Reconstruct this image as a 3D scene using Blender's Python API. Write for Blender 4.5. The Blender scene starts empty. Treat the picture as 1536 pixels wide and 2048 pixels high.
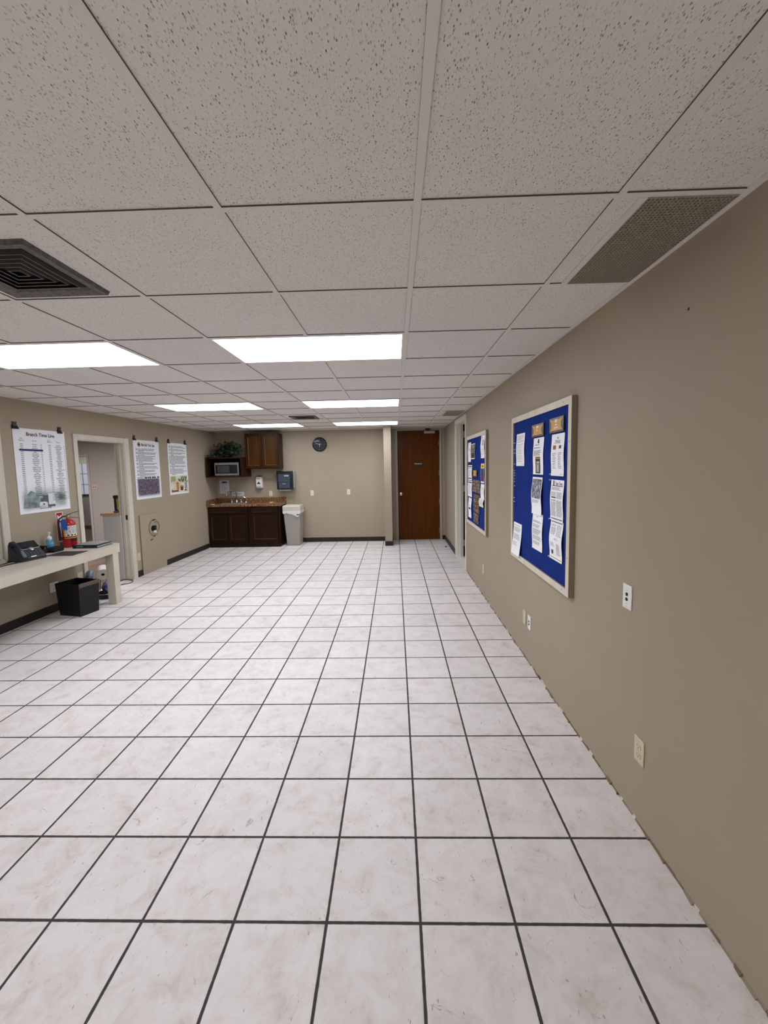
import bpy, math, random
from mathutils import Vector, Matrix
PI = math.pi
random.seed(7)
SC = bpy.context.scene
COL = SC.collection

# ------------------------------------------------------------------ helpers
def lin(c):
    r = []
    for v in c:
        v = v / 255.0
        r.append(v / 12.92 if v <= 0.04045 else ((v + 0.055) / 1.055) ** 2.4)
    return (r[0], r[1], r[2], 1.0)

MATS = {}
def mat(name, rgb=None, rough=0.6, metal=0.0, spec=0.5, emit=None, estr=0.0, noise=None, bump=None, trans=0.0, alpha=1.0, ior=1.45):
    """principled material; noise=(scale, amount, stretch) varies the base colour, bump=(scale, strength, distance)"""
    if name in MATS:
        return MATS[name]
    m = bpy.data.materials.new(name)
    m.use_nodes = True
    nt = m.node_tree
    b = nt.nodes['Principled BSDF']
    b.inputs['Roughness'].default_value = rough
    b.inputs['Metallic'].default_value = metal
    b.inputs['Specular IOR Level'].default_value = spec
    b.inputs['Transmission Weight'].default_value = trans
    b.inputs['IOR'].default_value = ior
    b.inputs['Alpha'].default_value = alpha
    c = lin(rgb) if rgb else (0.8, 0.8, 0.8, 1)
    b.inputs['Base Color'].default_value = c
    if emit:
        b.inputs['Emission Color'].default_value = lin(emit)
        b.inputs['Emission Strength'].default_value = estr
    if noise or bump:
        tc = nt.nodes.new('ShaderNodeTexCoord')
    if noise:
        sc, am, st = noise
        mp = nt.nodes.new('ShaderNodeMapping'); mp.inputs['Scale'].default_value = st
        nz = nt.nodes.new('ShaderNodeTexNoise'); nz.inputs['Scale'].default_value = sc; nz.inputs['Detail'].default_value = 5
        rp = nt.nodes.new('ShaderNodeValToRGB')
        rp.color_ramp.elements[0].position = 0.3; rp.color_ramp.elements[1].position = 0.7
        rp.color_ramp.elements[0].color = tuple(v * (1 - am) for v in c[:3]) + (1,)
        rp.color_ramp.elements[1].color = tuple(min(1, v * (1 + am)) for v in c[:3]) + (1,)
        nt.links.new(tc.outputs['Object'], mp.inputs['Vector'])
        nt.links.new(mp.outputs['Vector'], nz.inputs['Vector'])
        nt.links.new(nz.outputs['Fac'], rp.inputs['Fac'])
        nt.links.new(rp.outputs['Color'], b.inputs['Base Color'])
    if bump:
        sc, st, di = bump
        nz2 = nt.nodes.new('ShaderNodeTexNoise'); nz2.inputs['Scale'].default_value = sc; nz2.inputs['Detail'].default_value = 3
        bp = nt.nodes.new('ShaderNodeBump'); bp.inputs['Strength'].default_value = st; bp.inputs['Distance'].default_value = di
        nt.links.new(tc.outputs['Object'], nz2.inputs['Vector'])
        nt.links.new(nz2.outputs['Fac'], bp.inputs['Height'])
        nt.links.new(bp.outputs['Normal'], b.inputs['Normal'])
    MATS[name] = m
    return m

def picture_mat(name, stops, scale, stretch=(1, 1, 1), rough=0.55, detail=6):
    """printed picture: noise through a colour ramp"""
    if name in MATS:
        return MATS[name]
    m = bpy.data.materials.new(name); m.use_nodes = True
    nt = m.node_tree; b = nt.nodes['Principled BSDF']; b.inputs['Roughness'].default_value = rough
    tc = nt.nodes.new('ShaderNodeTexCoord'); mp = nt.nodes.new('ShaderNodeMapping'); mp.inputs['Scale'].default_value = stretch
    nz = nt.nodes.new('ShaderNodeTexNoise'); nz.inputs['Scale'].default_value = scale; nz.inputs['Detail'].default_value = detail
    rp = nt.nodes.new('ShaderNodeValToRGB')
    el = rp.color_ramp.elements
    while len(el) < len(stops):
        el.new(0.5)
    for e, (p, c) in zip(el, stops):
        e.position = p; e.color = lin(c)
    nt.links.new(tc.outputs['Object'], mp.inputs['Vector']); nt.links.new(mp.outputs['Vector'], nz.inputs['Vector'])
    nt.links.new(nz.outputs['Fac'], rp.inputs['Fac']); nt.links.new(rp.outputs['Color'], b.inputs['Base Color'])
    MATS[name] = m
    return m

class MB:
    """collects faces; build() links them as one mesh object"""
    def __init__(s):
        s.v = []; s.f = []; s.m = []; s.T = Matrix.Identity(4)
    def add(s, vs, fs, mi=0):
        n = len(s.v)
        s.v += [tuple(s.T @ Vector(p)) for p in vs]
        for f in fs:
            s.f.append([i + n for i in f]); s.m.append(mi)
        return s
    def box(s, x0, y0, z0, x1, y1, z1, mi=0):
        x0, x1 = min(x0, x1), max(x0, x1); y0, y1 = min(y0, y1), max(y0, y1); z0, z1 = min(z0, z1), max(z0, z1)
        vs = [(x0, y0, z0), (x1, y0, z0), (x1, y1, z0), (x0, y1, z0), (x0, y0, z1), (x1, y0, z1), (x1, y1, z1), (x0, y1, z1)]
        return s.add(vs, [(0, 3, 2, 1), (4, 5, 6, 7), (0, 1, 5, 4), (1, 2, 6, 5), (2, 3, 7, 6), (3, 0, 4, 7)], mi)
    def hexa(s, bot, top, mi=0):
        return s.add(list(bot) + list(top), [(0, 3, 2, 1), (4, 5, 6, 7), (0, 1, 5, 4), (1, 2, 6, 5), (2, 3, 7, 6), (3, 0, 4, 7)], mi)
    def prism(s, poly, a0, a1, axis='z', mi=0):
        n = len(poly)
        def P(p, a):
            return {'z': (p[0], p[1], a), 'y': (p[0], a, p[1]), 'x': (a, p[0], p[1])}[axis]
        vs = [P(p, a0) for p in poly] + [P(p, a1) for p in poly]
        fs = [tuple(range(n - 1, -1, -1)), tuple(range(n, 2 * n))] + [(i, (i + 1) % n, n + (i + 1) % n, n + i) for i in range(n)]
        return s.add(vs, fs, mi)
    def rings(s, rs, cap=True, mi=0):
        n = len(rs[0]); vs = [p for r in rs for p in r]; fs = []
        for k in range(len(rs) - 1):
            for i in range(n):
                j = (i + 1) % n
                fs.append((k * n + i, k * n + j, (k + 1) * n + j, (k + 1) * n + i))
        if cap:
            fs.append(tuple(range(n - 1, -1, -1))); fs.append(tuple(range((len(rs) - 1) * n, len(rs) * n)))
        return s.add(vs, fs, mi)
    def lathe(s, prof, c=(0, 0, 0), n=24, axis='z', cap=True, mi=0):
        rs = []
        for r, h in prof:
            ring = []
            for i in range(n):
                a = 2 * PI * i / n
                u, w = r * math.cos(a), r * math.sin(a)
                p = {'z': (u, w, h), 'y': (u, h, w), 'x': (h, u, w)}[axis]
                ring.append((p[0] + c[0], p[1] + c[1], p[2] + c[2]))
            rs.append(ring)
        return s.rings(rs, cap, mi)
    def tube(s, path, r, n=10, mi=0, cap=True):
        pts = [Vector(p) for p in path]; rs = []
        up = Vector((0, 0, 1))
        prev = None
        for i, p in enumerate(pts):
            d = (pts[min(i + 1, len(pts) - 1)] - pts[max(i - 1, 0)]).normalized()
            if prev is None:
                a = d.cross(up)
                if a.length < 1e-3: a = d.cross(Vector((1, 0, 0)))
            else:
                a = prev - d * prev.dot(d)
            a.normalize(); prev = a
            b = d.cross(a)
            rr = r[i] if isinstance(r, (list, tuple)) else r
            rs.append([tuple(p + (a * math.cos(2 * PI * k / n) + b * math.sin(2 * PI * k / n)) * rr) for k in range(n)])
        return s.rings(rs, cap, mi)
    def torus(s, c, R, r, axis='y', n=32, k=8, mi=0, a0=0, a1=2 * PI):
        full = abs(a1 - a0 - 2 * PI) < 1e-6
        path = []
        for i in range(n + 1):
            a = a0 + (a1 - a0) * i / n
            u, w = R * math.cos(a), R * math.sin(a)
            p = {'z': (u, w, 0), 'y': (u, 0, w), 'x': (0, u, w)}[axis]
            path.append((p[0] + c[0], p[1] + c[1], p[2] + c[2]))
        return s.tube(path, r, k, mi, cap=not full)
    def rect(s, u0, v0, u1, v1, off=0.0, mi=0):
        """thin upright rectangle facing -y (as if on the back wall)"""
        return s.add([(u0, -off, v0), (u1, -off, v0), (u1, -off, v1), (u0, -off, v1)], [(0, 1, 2, 3)], mi)
    def disc(s, u, v, ru, rv, off=0.0, n=20, mi=0):
        vs = [(u + ru * math.cos(2 * PI * i / n), -off, v + rv * math.sin(2 * PI * i / n)) for i in range(n)]
        return s.add(vs, [tuple(range(n))], mi)
    def poly(s, pts, off=0.0, mi=0):
        return s.add([(p[0], -off, p[1]) for p in pts], [tuple(range(len(pts)))], mi)
    def text(s, body, u, v, size, off=0.0, align='LEFT', mi=0, fn=None, bold=0.0, space=1.0, xs=1.0):
        cu = bpy.data.curves.new('t', 'FONT'); cu.body = body; cu.size = size; cu.align_x = align; cu.align_y = 'CENTER'
        cu.resolution_u = 2; cu.offset = bold; cu.space_line = space
        o = bpy.data.objects.new('t', cu); COL.objects.link(o)
        bpy.context.view_layer.update()
        me = bpy.data.meshes.new_from_object(o.evaluated_get(bpy.context.evaluated_depsgraph_get()))
        vs = [(p.co.x * xs + u, p.co.y + v) for p in me.vertices]
        s.add([(a, -off - (fn(b) if fn else 0), b) for a, b in vs], [tuple(p.vertices) for p in me.polygons], mi)
        bpy.data.objects.remove(o); bpy.data.curves.remove(cu); bpy.data.meshes.remove(me)
        return s
    def build(s, name, mats, parent=None, bevel=0.0, smooth=35, loc=None, seg=2):
        me = bpy.data.meshes.new(name)
        me.from_pydata(s.v, [], s.f)
        if not isinstance(mats, (list, tuple)): mats = [mats]
        for m in mats: me.materials.append(m)
        me.polygons.foreach_set('material_index', s.m)
        me.validate(); me.update()
        if smooth:
            me.polygons.foreach_set('use_smooth', [True] * len(me.polygons))
            me.set_sharp_from_angle(angle=math.radians(smooth))
        o = bpy.data.objects.new(name, me); COL.objects.link(o)
        if loc: o.location = loc
        if parent: o.parent = parent
        if bevel:
            md = o.modifiers.new('bevel', 'BEVEL'); md.width = bevel; md.segments = seg; md.limit_method = 'ANGLE'; md.angle_limit = math.radians(40)
        return o

def thing(name, label, cat, loc=(0, 0, 0), rz=0.0, group=None):
    o = bpy.data.objects.new(name, None); COL.objects.link(o)
    o.empty_display_size = 0.05
    o.location = loc; o.rotation_euler = (0, 0, rz)
    return tag(o, label, cat, group)
def tag(o, label, cat, group=None):
    o['label'] = label; o['category'] = cat
    if group: o['group'] = group
    return o
def struct(o):
    o['kind'] = 'structure'; return o
def dup(root, loc=None, label=None, rz=None):
    r = root.copy(); COL.objects.link(r)
    if loc is not None: r.location = loc
    if rz is not None: r.rotation_euler = (0, 0, rz)
    if label: r['label'] = label
    for ch in list(root.children):
        c = ch.copy(); COL.objects.link(c); c.parent = r
        for g in list(ch.children):
            d = g.copy(); COL.objects.link(d); d.parent = c
    return r

# ------------------------------------------------------------------ measured layout (metres; camera stands over x=0,y=0)
H = 2.4384                       # ceiling
XR = 1.078                       # right wall
YB = 8.84                        # kitchen wall
YD = 8.90                        # wall with the wooden door
YN = -3.6                        # wall behind the camera
TS = 0.33937; TX = 0.06265; TY = 1.3281     # floor tile pitch and one joint
CS = 0.6096; CX = 0.08185; CY = 1.31486     # ceiling module and one crossing
LA = 0.0327
def lx(y): return -4.202 + LA * y            # left wall
RL = PI / 2 - math.atan(LA)                  # things on the left wall
RR = -PI / 2                                 # things on the right wall
def LP(y, z, off=0.0): return (lx(y) + off, y, z)
def RP(y, z, off=0.0): return (XR - off, y, z)

# ------------------------------------------------------------------ materials
def wall_mat(name, rgb):
    m = mat(name, rgb, rough=0.62, spec=0.35, noise=(1.3, 0.035, (1, 1, 1)), bump=(260, 0.12, 0.002))
    return m
M_WALL = wall_mat('taupe_paint', (164, 151, 131))
M_TRIM = mat('cream_trim_paint', (206, 199, 184), rough=0.45, noise=(9, 0.05, (1, 1, 0.3)))
M_BASE = mat('dark_brown_vinyl', (36, 27, 25), rough=0.5)
M_TAN = mat('desk_paint', (197, 188, 170), rough=0.5, noise=(6, 0.04, (1, 1, 1)))
M_WHITE = mat('white_plastic', (232, 230, 224), rough=0.4)
M_CREAM = mat('cream_plastic', (226, 214, 176), rough=0.4)
M_IVORY = mat('ivory_plastic', (204, 195, 164), rough=0.45)
M_DARK = mat('dark_slot', (28, 26, 24), rough=0.7)
M_BLACK = mat('black_plastic', (22, 22, 24), rough=0.45)
M_CHROME = mat('polished_chrome', (225, 225, 225), rough=0.12, metal=1.0)
M_STEEL = mat('brushed_steel', (176, 174, 170), rough=0.32, metal=1.0, noise=(40, 0.08, (1, 20, 20)))
M_PAPER = mat('white_paper', (248, 247, 248), rough=0.75)
M_INK = mat('black_ink', (52, 50, 52), rough=0.8)
M_GREY_INK = mat('grey_ink', (158, 157, 160), rough=0.8)
M_MID_INK = mat('mid_grey_ink', (112, 111, 114), rough=0.8)
M_NAVY = mat('navy_ink', (28, 34, 92), rough=0.7)
M_GOLD = mat('gold_card', (176, 128, 60), rough=0.5, noise=(30, 0.15, (1, 1, 1)))

def wood(name, dark, light, scale=6, stretch=(1, 1, 0.08), rough=0.38):
    if name in MATS: return MATS[name]
    m = bpy.data.materials.new(name); m.use_nodes = True
    nt = m.node_tree; b = nt.nodes['Principled BSDF']; b.inputs['Roughness'].default_value = rough
    b.inputs['Specular IOR Level'].default_value = 0.16
    tc = nt.nodes.new('ShaderNodeTexCoord'); mp = nt.nodes.new('ShaderNodeMapping'); mp.inputs['Scale'].default_value = stretch
    nz = nt.nodes.new('ShaderNodeTexNoise'); nz.inputs['Scale'].default_value = scale * 6; nz.inputs['Detail'].default_value = 8; nz.inputs['Distortion'].default_value = 0.6
    rp = nt.nodes.new('ShaderNodeValToRGB'); e = rp.color_ramp.elements
    e[0].position = 0.32; e[0].color = lin(dark); e[1].position = 0.68; e[1].color = lin(light)
    nt.links.new(tc.outputs['Object'], mp.inputs['Vector']); nt.links.new(mp.outputs['Vector'], nz.inputs['Vector'])
    nt.links.new(nz.outputs['Fac'], rp.inputs['Fac']); nt.links.new(rp.outputs['Color'], b.inputs['Base Color'])
    MATS[name] = m
    return m
M_CAB = wood('dark_stained_oak', (36, 18, 4), (62, 34, 9))
M_CAB2 = wood('dark_stained_oak_panel', (50, 27, 4), (72, 42, 8), scale=9)
M_CABBASE = wood('base_cabinet_oak', (24, 11, 6), (46, 24, 12))
M_DOORW = wood('red_brown_door_veneer', (80, 38, 0), (96, 49, 0), scale=4, stretch=(1, 1, 0.05), rough=0.35)

def floor_material():
    m = bpy.data.materials.new('ceramic_floor_tile'); m.use_nodes = True
    nt = m.node_tree; N = nt.nodes; L = nt.links; b = N['Principled BSDF']
    tc = N.new('ShaderNodeTexCoord')
    sep = N.new('ShaderNodeSeparateXYZ'); L.new(tc.outputs['Object'], sep.inputs[0])
    def math_(op, a, b_=None, c=None):
        n = N.new('ShaderNodeMath'); n.operation = op
        for i, v in enumerate((a, b_, c)):
            if v is None: continue
            if isinstance(v, (int, float)): n.inputs[i].default_value = v
            else: L.new(v, n.inputs[i])
        return n.outputs[0]
    masks = []; cells = []
    for k, o0 in ((0, TX), (1, TY)):
        t = math_('DIVIDE', math_('SUBTRACT', sep.outputs[k], o0), TS)
        fr = math_('FRACT', t); cells.append(math_('FLOOR', t))
        d = math_('MULTIPLY', math_('MINIMUM', fr, math_('SUBTRACT', 1.0, fr)), TS)    # metres to nearest joint
        masks.append(d)
    dist = math_('MINIMUM', masks[0], masks[1])
    # wobble of the tile edge
    wn = N.new('ShaderNodeTexNoise'); wn.inputs['Scale'].default_value = 30; wn.inputs['Detail'].default_value = 2
    L.new(tc.outputs['Object'], wn.inputs['Vector'])
    dist = math_('ADD', dist, math_('MULTIPLY', math_('SUBTRACT', wn.outputs['Fac'], 0.5), 0.003))
    grout = N.new('ShaderNodeMapRange'); grout.inputs['From Min'].default_value = 0.0045; grout.inputs['From Max'].default_value = 0.0062
    grout.inputs['To Min'].default_value = 1; grout.inputs['To Max'].default_value = 0
    L.new(dist, grout.inputs['Value'])
    # each tile gets its own patch of mottling
    comb = N.new('ShaderNodeCombineXYZ'); L.new(cells[0], comb.inputs[0]); L.new(cells[1], comb.inputs[1])
    white = N.new('ShaderNodeTexWhiteNoise'); white.noise_dimensions = '3D'; L.new(comb.outputs[0], white.inputs['Vector'])
    sc = N.new('ShaderNodeVectorMath'); sc.operation = 'SCALE'; sc.inputs['Scale'].default_value = 14.0; L.new(white.outputs['Color'], sc.inputs[0])
    ad = N.new('ShaderNodeVectorMath'); ad.operation = 'ADD'; L.new(tc.outputs['Object'], ad.inputs[0]); L.new(sc.outputs[0], ad.inputs[1])
    n1 = N.new('ShaderNodeTexNoise'); n1.inputs['Scale'].default_value = 9; n1.inputs['Detail'].default_value = 10; n1.inputs['Roughness'].default_value = 0.7; n1.inputs['Distortion'].default_value = 0.5
    L.new(ad.outputs[0], n1.inputs['Vector'])
    r1 = N.new('ShaderNodeValToRGB'); e = r1.color_ramp.elements
    e[0].position = 0.28; e[0].color = lin((194, 182, 173)); e[1].position = 0.55; e[1].color = lin((219, 212, 209))
    x = e.new(0.42); x.color = lin((211, 203, 198)); x = e.new(0.75); x.color = lin((224, 219, 218))
    L.new(n1.outputs['Fac'], r1.inputs['Fac'])
    # veins / scratches: thin dark ridges
    n2 = N.new('ShaderNodeTexNoise'); n2.inputs['Scale'].default_value = 3.2; n2.inputs['Detail'].default_value = 7; n2.inputs['Distortion'].default_value = 2.2
    L.new(ad.outputs[0], n2.inputs['Vector'])
    rid = math_('ABSOLUTE', math_('SUBTRACT', n2.outputs['Fac'], 0.40))
    v = N.new('ShaderNodeMapRange'); v.inputs['From Min'].default_value = 0.0; v.inputs['From Max'].default_value = 0.006; v.inputs['To Min'].default_value = 1; v.inputs['To Max'].default_value = 0
    L.new(rid, v.inputs['Value'])
    n3 = N.new('ShaderNodeTexNoise'); n3.inputs['Scale'].default_value = 16; n3.inputs['Detail'].default_value = 3; L.new(ad.outputs[0], n3.inputs['Vector'])
    gate = N.new('ShaderNodeMapRange'); gate.inputs['From Min'].default_value = 0.54; gate.inputs['From Max'].default_value = 0.64; L.new(n3.outputs['Fac'], gate.inputs['Value'])
    vein = math_('MULTIPLY', math_('MULTIPLY', v.outputs[0], gate.outputs[0]), 0.65)
    # small pits
    mp = N.new('ShaderNodeMapping'); mp.inputs['Scale'].default_value = (2.2, 1, 1); mp.inputs['Rotation'].default_value = (0, 0, 0.5); L.new(ad.outputs[0], mp.inputs['Vector'])
    n4 = N.new('ShaderNodeTexNoise'); n4.inputs['Scale'].default_value = 40; n4.inputs['Detail'].default_value = 2; L.new(mp.outputs[0], n4.inputs['Vector'])
    pit = N.new('ShaderNodeMapRange'); pit.inputs['From Min'].default_value = 0.70; pit.inputs['From Max'].default_value = 0.75; L.new(n4.outputs['Fac'], pit.inputs['Value'])
    spots = math_('MAXIMUM', vein, math_('MULTIPLY', pit.outputs[0], 0.5))
    mx = N.new('ShaderNodeMix'); mx.data_type = 'RGBA'; L.new(spots, mx.inputs[0]); L.new(r1.outputs['Color'], mx.inputs[6]); mx.inputs[7].default_value = lin((96, 84, 74))
    # per tile brightness
    tv = math_('ADD', math_('MULTIPLY', white.outputs['Value'], 0.07), 0.95)
    br = N.new('ShaderNodeVectorMath'); br.operation = 'SCALE'; L.new(mx.outputs[2], br.inputs[0]); L.new(tv, br.inputs['Scale'])
    m2 = N.new('ShaderNodeMix'); m2.data_type = 'RGBA'; L.new(grout.outputs[0], m2.inputs[0]); L.new(br.outputs[0], m2.inputs[6]); m2.inputs[7].default_value = lin((60, 57, 55))
    L.new(m2.outputs[2], b.inputs['Base Color'])
    ro = math_('ADD', math_('MULTIPLY', grout.outputs[0], 0.4), 0.45); L.new(ro, b.inputs['Roughness'])
    b.inputs['Specular IOR Level'].default_value = 0.35
    edge = N.new('ShaderNodeMapRange'); edge.inputs['From Min'].default_value = 0.003; edge.inputs['From Max'].default_value = 0.009; L.new(dist, edge.inputs['Value'])
    hgt = math_('ADD', math_('MULTIPLY', edge.outputs[0], 1.0), math_('MULTIPLY', n1.outputs['Fac'], 0.5))
    hgt = math_('SUBTRACT', hgt, math_('MULTIPLY', spots, 0.5))
    bp = N.new('ShaderNodeBump'); bp.inputs['Strength'].default_value = 0.35; bp.inputs['Distance'].default_value = 0.004; L.new(hgt, bp.inputs['Height']); L.new(bp.outputs[0], b.inputs['Normal'])
    return m
M_FLOOR = floor_material()

def ceiling_material():
    m = bpy.data.materials.new('fissured_ceiling_tile'); m.use_nodes = True
    nt = m.node_tree; N = nt.nodes; L = nt.links; b = N['Principled BSDF']; b.inputs['Roughness'].default_value = 0.9; b.inputs['Specular IOR Level'].default_value = 0.1
    tc = N.new('ShaderNodeTexCoord')
    mp = N.new('ShaderNodeMapping'); mp.inputs['Scale'].default_value = (2.1, 1.0, 1.0); mp.inputs['Rotation'].default_value = (0, 0, 0.05); L.new(tc.outputs['Object'], mp.inputs['Vector'])
    # small elongated pin holes
    vo = N.new('ShaderNodeTexVoronoi'); vo.inputs['Scale'].default_value = 120; vo.inputs['Randomness'].default_value = 1.0; L.new(mp.outputs[0], vo.inputs['Vector'])
    sz = N.new('ShaderNodeSeparateColor'); L.new(vo.outputs['Color'], sz.inputs[0])
    thr = N.new('ShaderNodeMath'); thr.operation = 'MULTIPLY'; L.new(sz.outputs[0], thr.inputs[0]); thr.inputs[1].default_value = 0.43
    thr2 = N.new('ShaderNodeMath'); thr2.operation = 'SUBTRACT'; L.new(thr.outputs[0], thr2.inputs[0]); L.new(vo.outputs['Distance'], thr2.inputs[1])
    hole = N.new('ShaderNodeMapRange'); hole.inputs['From Min'].default_value = -0.04; hole.inputs['From Max'].default_value = 0.09; L.new(thr2.outputs[0], hole.inputs['Value'])
    hs = N.new('ShaderNodeMath'); hs.operation = 'MULTIPLY'; L.new(hole.outputs[0], hs.inputs[0]); L.new(sz.outputs[1], hs.inputs[1])
    nz = N.new('ShaderNodeTexNoise'); nz.inputs['Scale'].default_value = 130; nz.inputs['Detail'].default_value = 4; L.new(mp.outputs[0], nz.inputs['Vector'])
    big = N.new('ShaderNodeTexNoise'); big.inputs['Scale'].default_value = 1.1; big.inputs['Detail'].default_value = 2; L.new(tc.outputs['Object'], big.inputs['Vector'])
    rp = N.new('ShaderNodeValToRGB'); e = rp.color_ramp.elements
    e[0].position = 0.3; e[0].color = lin((225, 221, 216)); e[1].position = 0.7; e[1].color = lin((231, 227, 222)); L.new(big.outputs['Fac'], rp.inputs['Fac'])
    mx = N.new('ShaderNodeMix'); mx.data_type = 'RGBA'; L.new(hs.outputs[0], mx.inputs[0]); L.new(rp.outputs[0], mx.inputs[6]); mx.inputs[7].default_value = lin((118, 108, 100))
    L.new(mx.outputs[2], b.inputs['Base Color'])
    hh = N.new('ShaderNodeMath'); hh.operation = 'SUBTRACT'; L.new(nz.outputs['Fac'], hh.inputs[0]); L.new(hole.outputs[0], hh.inputs[1])
    bp = N.new('ShaderNodeBump'); bp.inputs['Strength'].default_value = 0.5; bp.inputs['Distance'].default_value = 0.003; L.new(hh.outputs[0], bp.inputs['Height']); L.new(bp.outputs[0], b.inputs['Normal'])
    return m
M_CEIL = ceiling_material()
M_GRID = mat('ceiling_grid_paint', (222, 216, 210), rough=0.5)
M_TEE_SHADE = mat('painted_tee_shade', (96, 89, 84), rough=0.9)

# ------------------------------------------------------------------ room shell
W0, W1 = -4.45, 1.24
struct(MB().add([(W0, YN, 0), (W1 - 0.02, YN, 0), (W1 - 0.02, 9.1, 0), (W0 + 0.33, 9.1, 0), (W0 + 0.33, 6.1, 0), (W0 + 0.28, 5.0, 0), (W0 + 0.1, 0, 0)], [tuple(range(7))]).build('floor', M_FLOOR, smooth=0))
struct(MB().box(W0, YN, H + 0.005, W1, 9.1, H + 0.06).build('ceiling', M_CEIL, smooth=0))

# suspended ceiling grid, each tee a strip with shadow lines painted dark on its sides
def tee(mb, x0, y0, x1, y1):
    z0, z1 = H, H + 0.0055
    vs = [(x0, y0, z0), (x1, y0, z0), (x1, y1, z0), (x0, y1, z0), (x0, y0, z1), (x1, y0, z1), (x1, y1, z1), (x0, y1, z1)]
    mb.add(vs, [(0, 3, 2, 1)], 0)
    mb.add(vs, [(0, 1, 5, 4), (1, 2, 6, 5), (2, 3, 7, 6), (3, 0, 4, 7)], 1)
g = MB(); hw = 0.012
for i in range(-7, 2):
    x = CX + i * CS
    if x < -4.2: continue
    if i in (-1, -4):            # interrupted by the two-module light fixtures
        ys = [YN] + [CY + r * CS + q for r in (2, 6, 10) for q in (hw, CS - hw)] + [YD]
        for a, c in zip(ys[0::2], ys[1::2]): tee(g, x - hw, a, x + hw, c)
    else:
        tee(g, x - hw, YN, x + hw, YD)
for j in range(-8, 13):
    y = CY + j * CS
    xs = [CX + i * CS for i in range(-7, 2)]
    edges = [lx(y) - 0.02] + [x for x in xs if x > lx(y) + 0.03] + [XR]
    for a, c in zip(edges[:-1], edges[1:]):
        # light fixtures take the place of the middle runner, cross tees stop at runners
        tee(g, a + hw if a > -4.05 else a, y - hw, c - hw if c < XR else c, y + hw)
struct(g.build('trim_1', [M_GRID, M_TEE_SHADE], smooth=0))
# wall angle around the edge
a = MB()
a.box(XR - 0.024, YN, H - 0.002, XR, YD, H + 0.012)
a.hexa([(lx(YN), YN, H - 0.002), (lx(YN) + 0.024, YN, H - 0.002), (lx(YB) + 0.024, YB, H - 0.002), (lx(YB), YB, H - 0.002)],
       [(lx(YN), YN, H + 0.012), (lx(YN) + 0.024, YN, H + 0.012), (lx(YB) + 0.024, YB, H + 0.012), (lx(YB), YB, H + 0.012)])
a.box(-4.0, YB - 0.024, H - 0.002, -0.22, YB, H + 0.012)
a.box(-0.08, YD - 0.024, H - 0.002, XR, YD, H + 0.012)
struct(a.build('trim_2', M_GRID, smooth=0))

# right wall with a doorway into the side room
OY0, OY1, OZ = 6.235, 7.20, 2.345
NAILS = [(3.86, 2.03), (4.31, 1.92), (4.74, 1.645), (3.89, 1.65), (4.32, 1.31), (1.56, 2.19)]
w = MB(); T = 0.112
w.box(XR, YN, -0.02, XR + T, OY0, H + 0.05); w.box(XR, OY1, -0.02, XR + T, 9.1, H + 0.05); w.box(XR, OY0, OZ, XR + T, OY1, H + 0.05)
wr = struct(w.build('wall_right', M_WALL, smooth=0))
nh = MB(); nh.T = Matrix.Translation((XR - 0.0008, 0, 0)) @ Matrix.Rotation(-PI / 2, 4, 'Z')
for y_, z_ in NAILS: nh.disc(-y_, z_, 0.006, 0.006, 0, 8)
nh.build('nail_holes', mat('nail_hole', (70, 58, 46), rough=0.9), wr)
# left wall with the annex doorway and the pass-through window
DY0, DY1, DZ = 5.105, 5.968, 2.067
WY0, WY1, WZ0, WZ1 = 2.75, 4.06, 0.76, 2.07
def lwall(mb, y0, y1, z0, z1, t0=0.0, t1=-0.13):
    mb.hexa([(lx(y0) + t1, y0, z0), (lx(y0) + t0, y0, z0), (lx(y1) + t0, y1, z0), (lx(y1) + t1, y1, z0)],
            [(lx(y0) + t1, y0, z1), (lx(y0) + t0, y0, z1), (lx(y1) + t0, y1, z1), (lx(y1) + t1, y1, z1)])
w = MB()
lwall(w, YN, WY0, -0.02, H + 0.05); lwall(w, WY0, WY1, -0.02, WZ0); lwall(w, WY0, WY1, WZ1, H + 0.05)
lwall(w, WY1, DY0, -0.02, H + 0.05); lwall(w, DY0, DY1, DZ, H + 0.05); lwall(w, DY1, 9.1, -0.02, H + 0.05)
struct(w.build('wall_left', M_WALL, smooth=0))
# far walls
struct(MB().box(-4.1, YB, -0.02, -0.226, YB + 0.12, H + 0.05).build('wall_back', M_WALL, smooth=0))
w = MB(); w.box(-0.226, 8.27, -0.02, -0.077, YB + 0.16, H + 0.05)
struct(w.build('wall_stub', M_WALL, smooth=0))
DX0, DX1 = 0.05, 0.967
w = MB(); w.box(-0.077, YD, -0.02, DX0 - 0.03, YD + 0.12, H + 0.05); w.box(DX1 + 0.03, YD, -0.02, XR, YD + 0.12, H + 0.05); w.box(DX0 - 0.03, YD, 2.41, DX1 + 0.03, YD + 0.12, H + 0.05)
struct(w.build('wall_far', M_WALL, smooth=0))
struct(MB().box(W0, YN - 0.12, -0.02, W1, YN, H + 0.05).build('wall_near', M_WALL, smooth=0))

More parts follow.
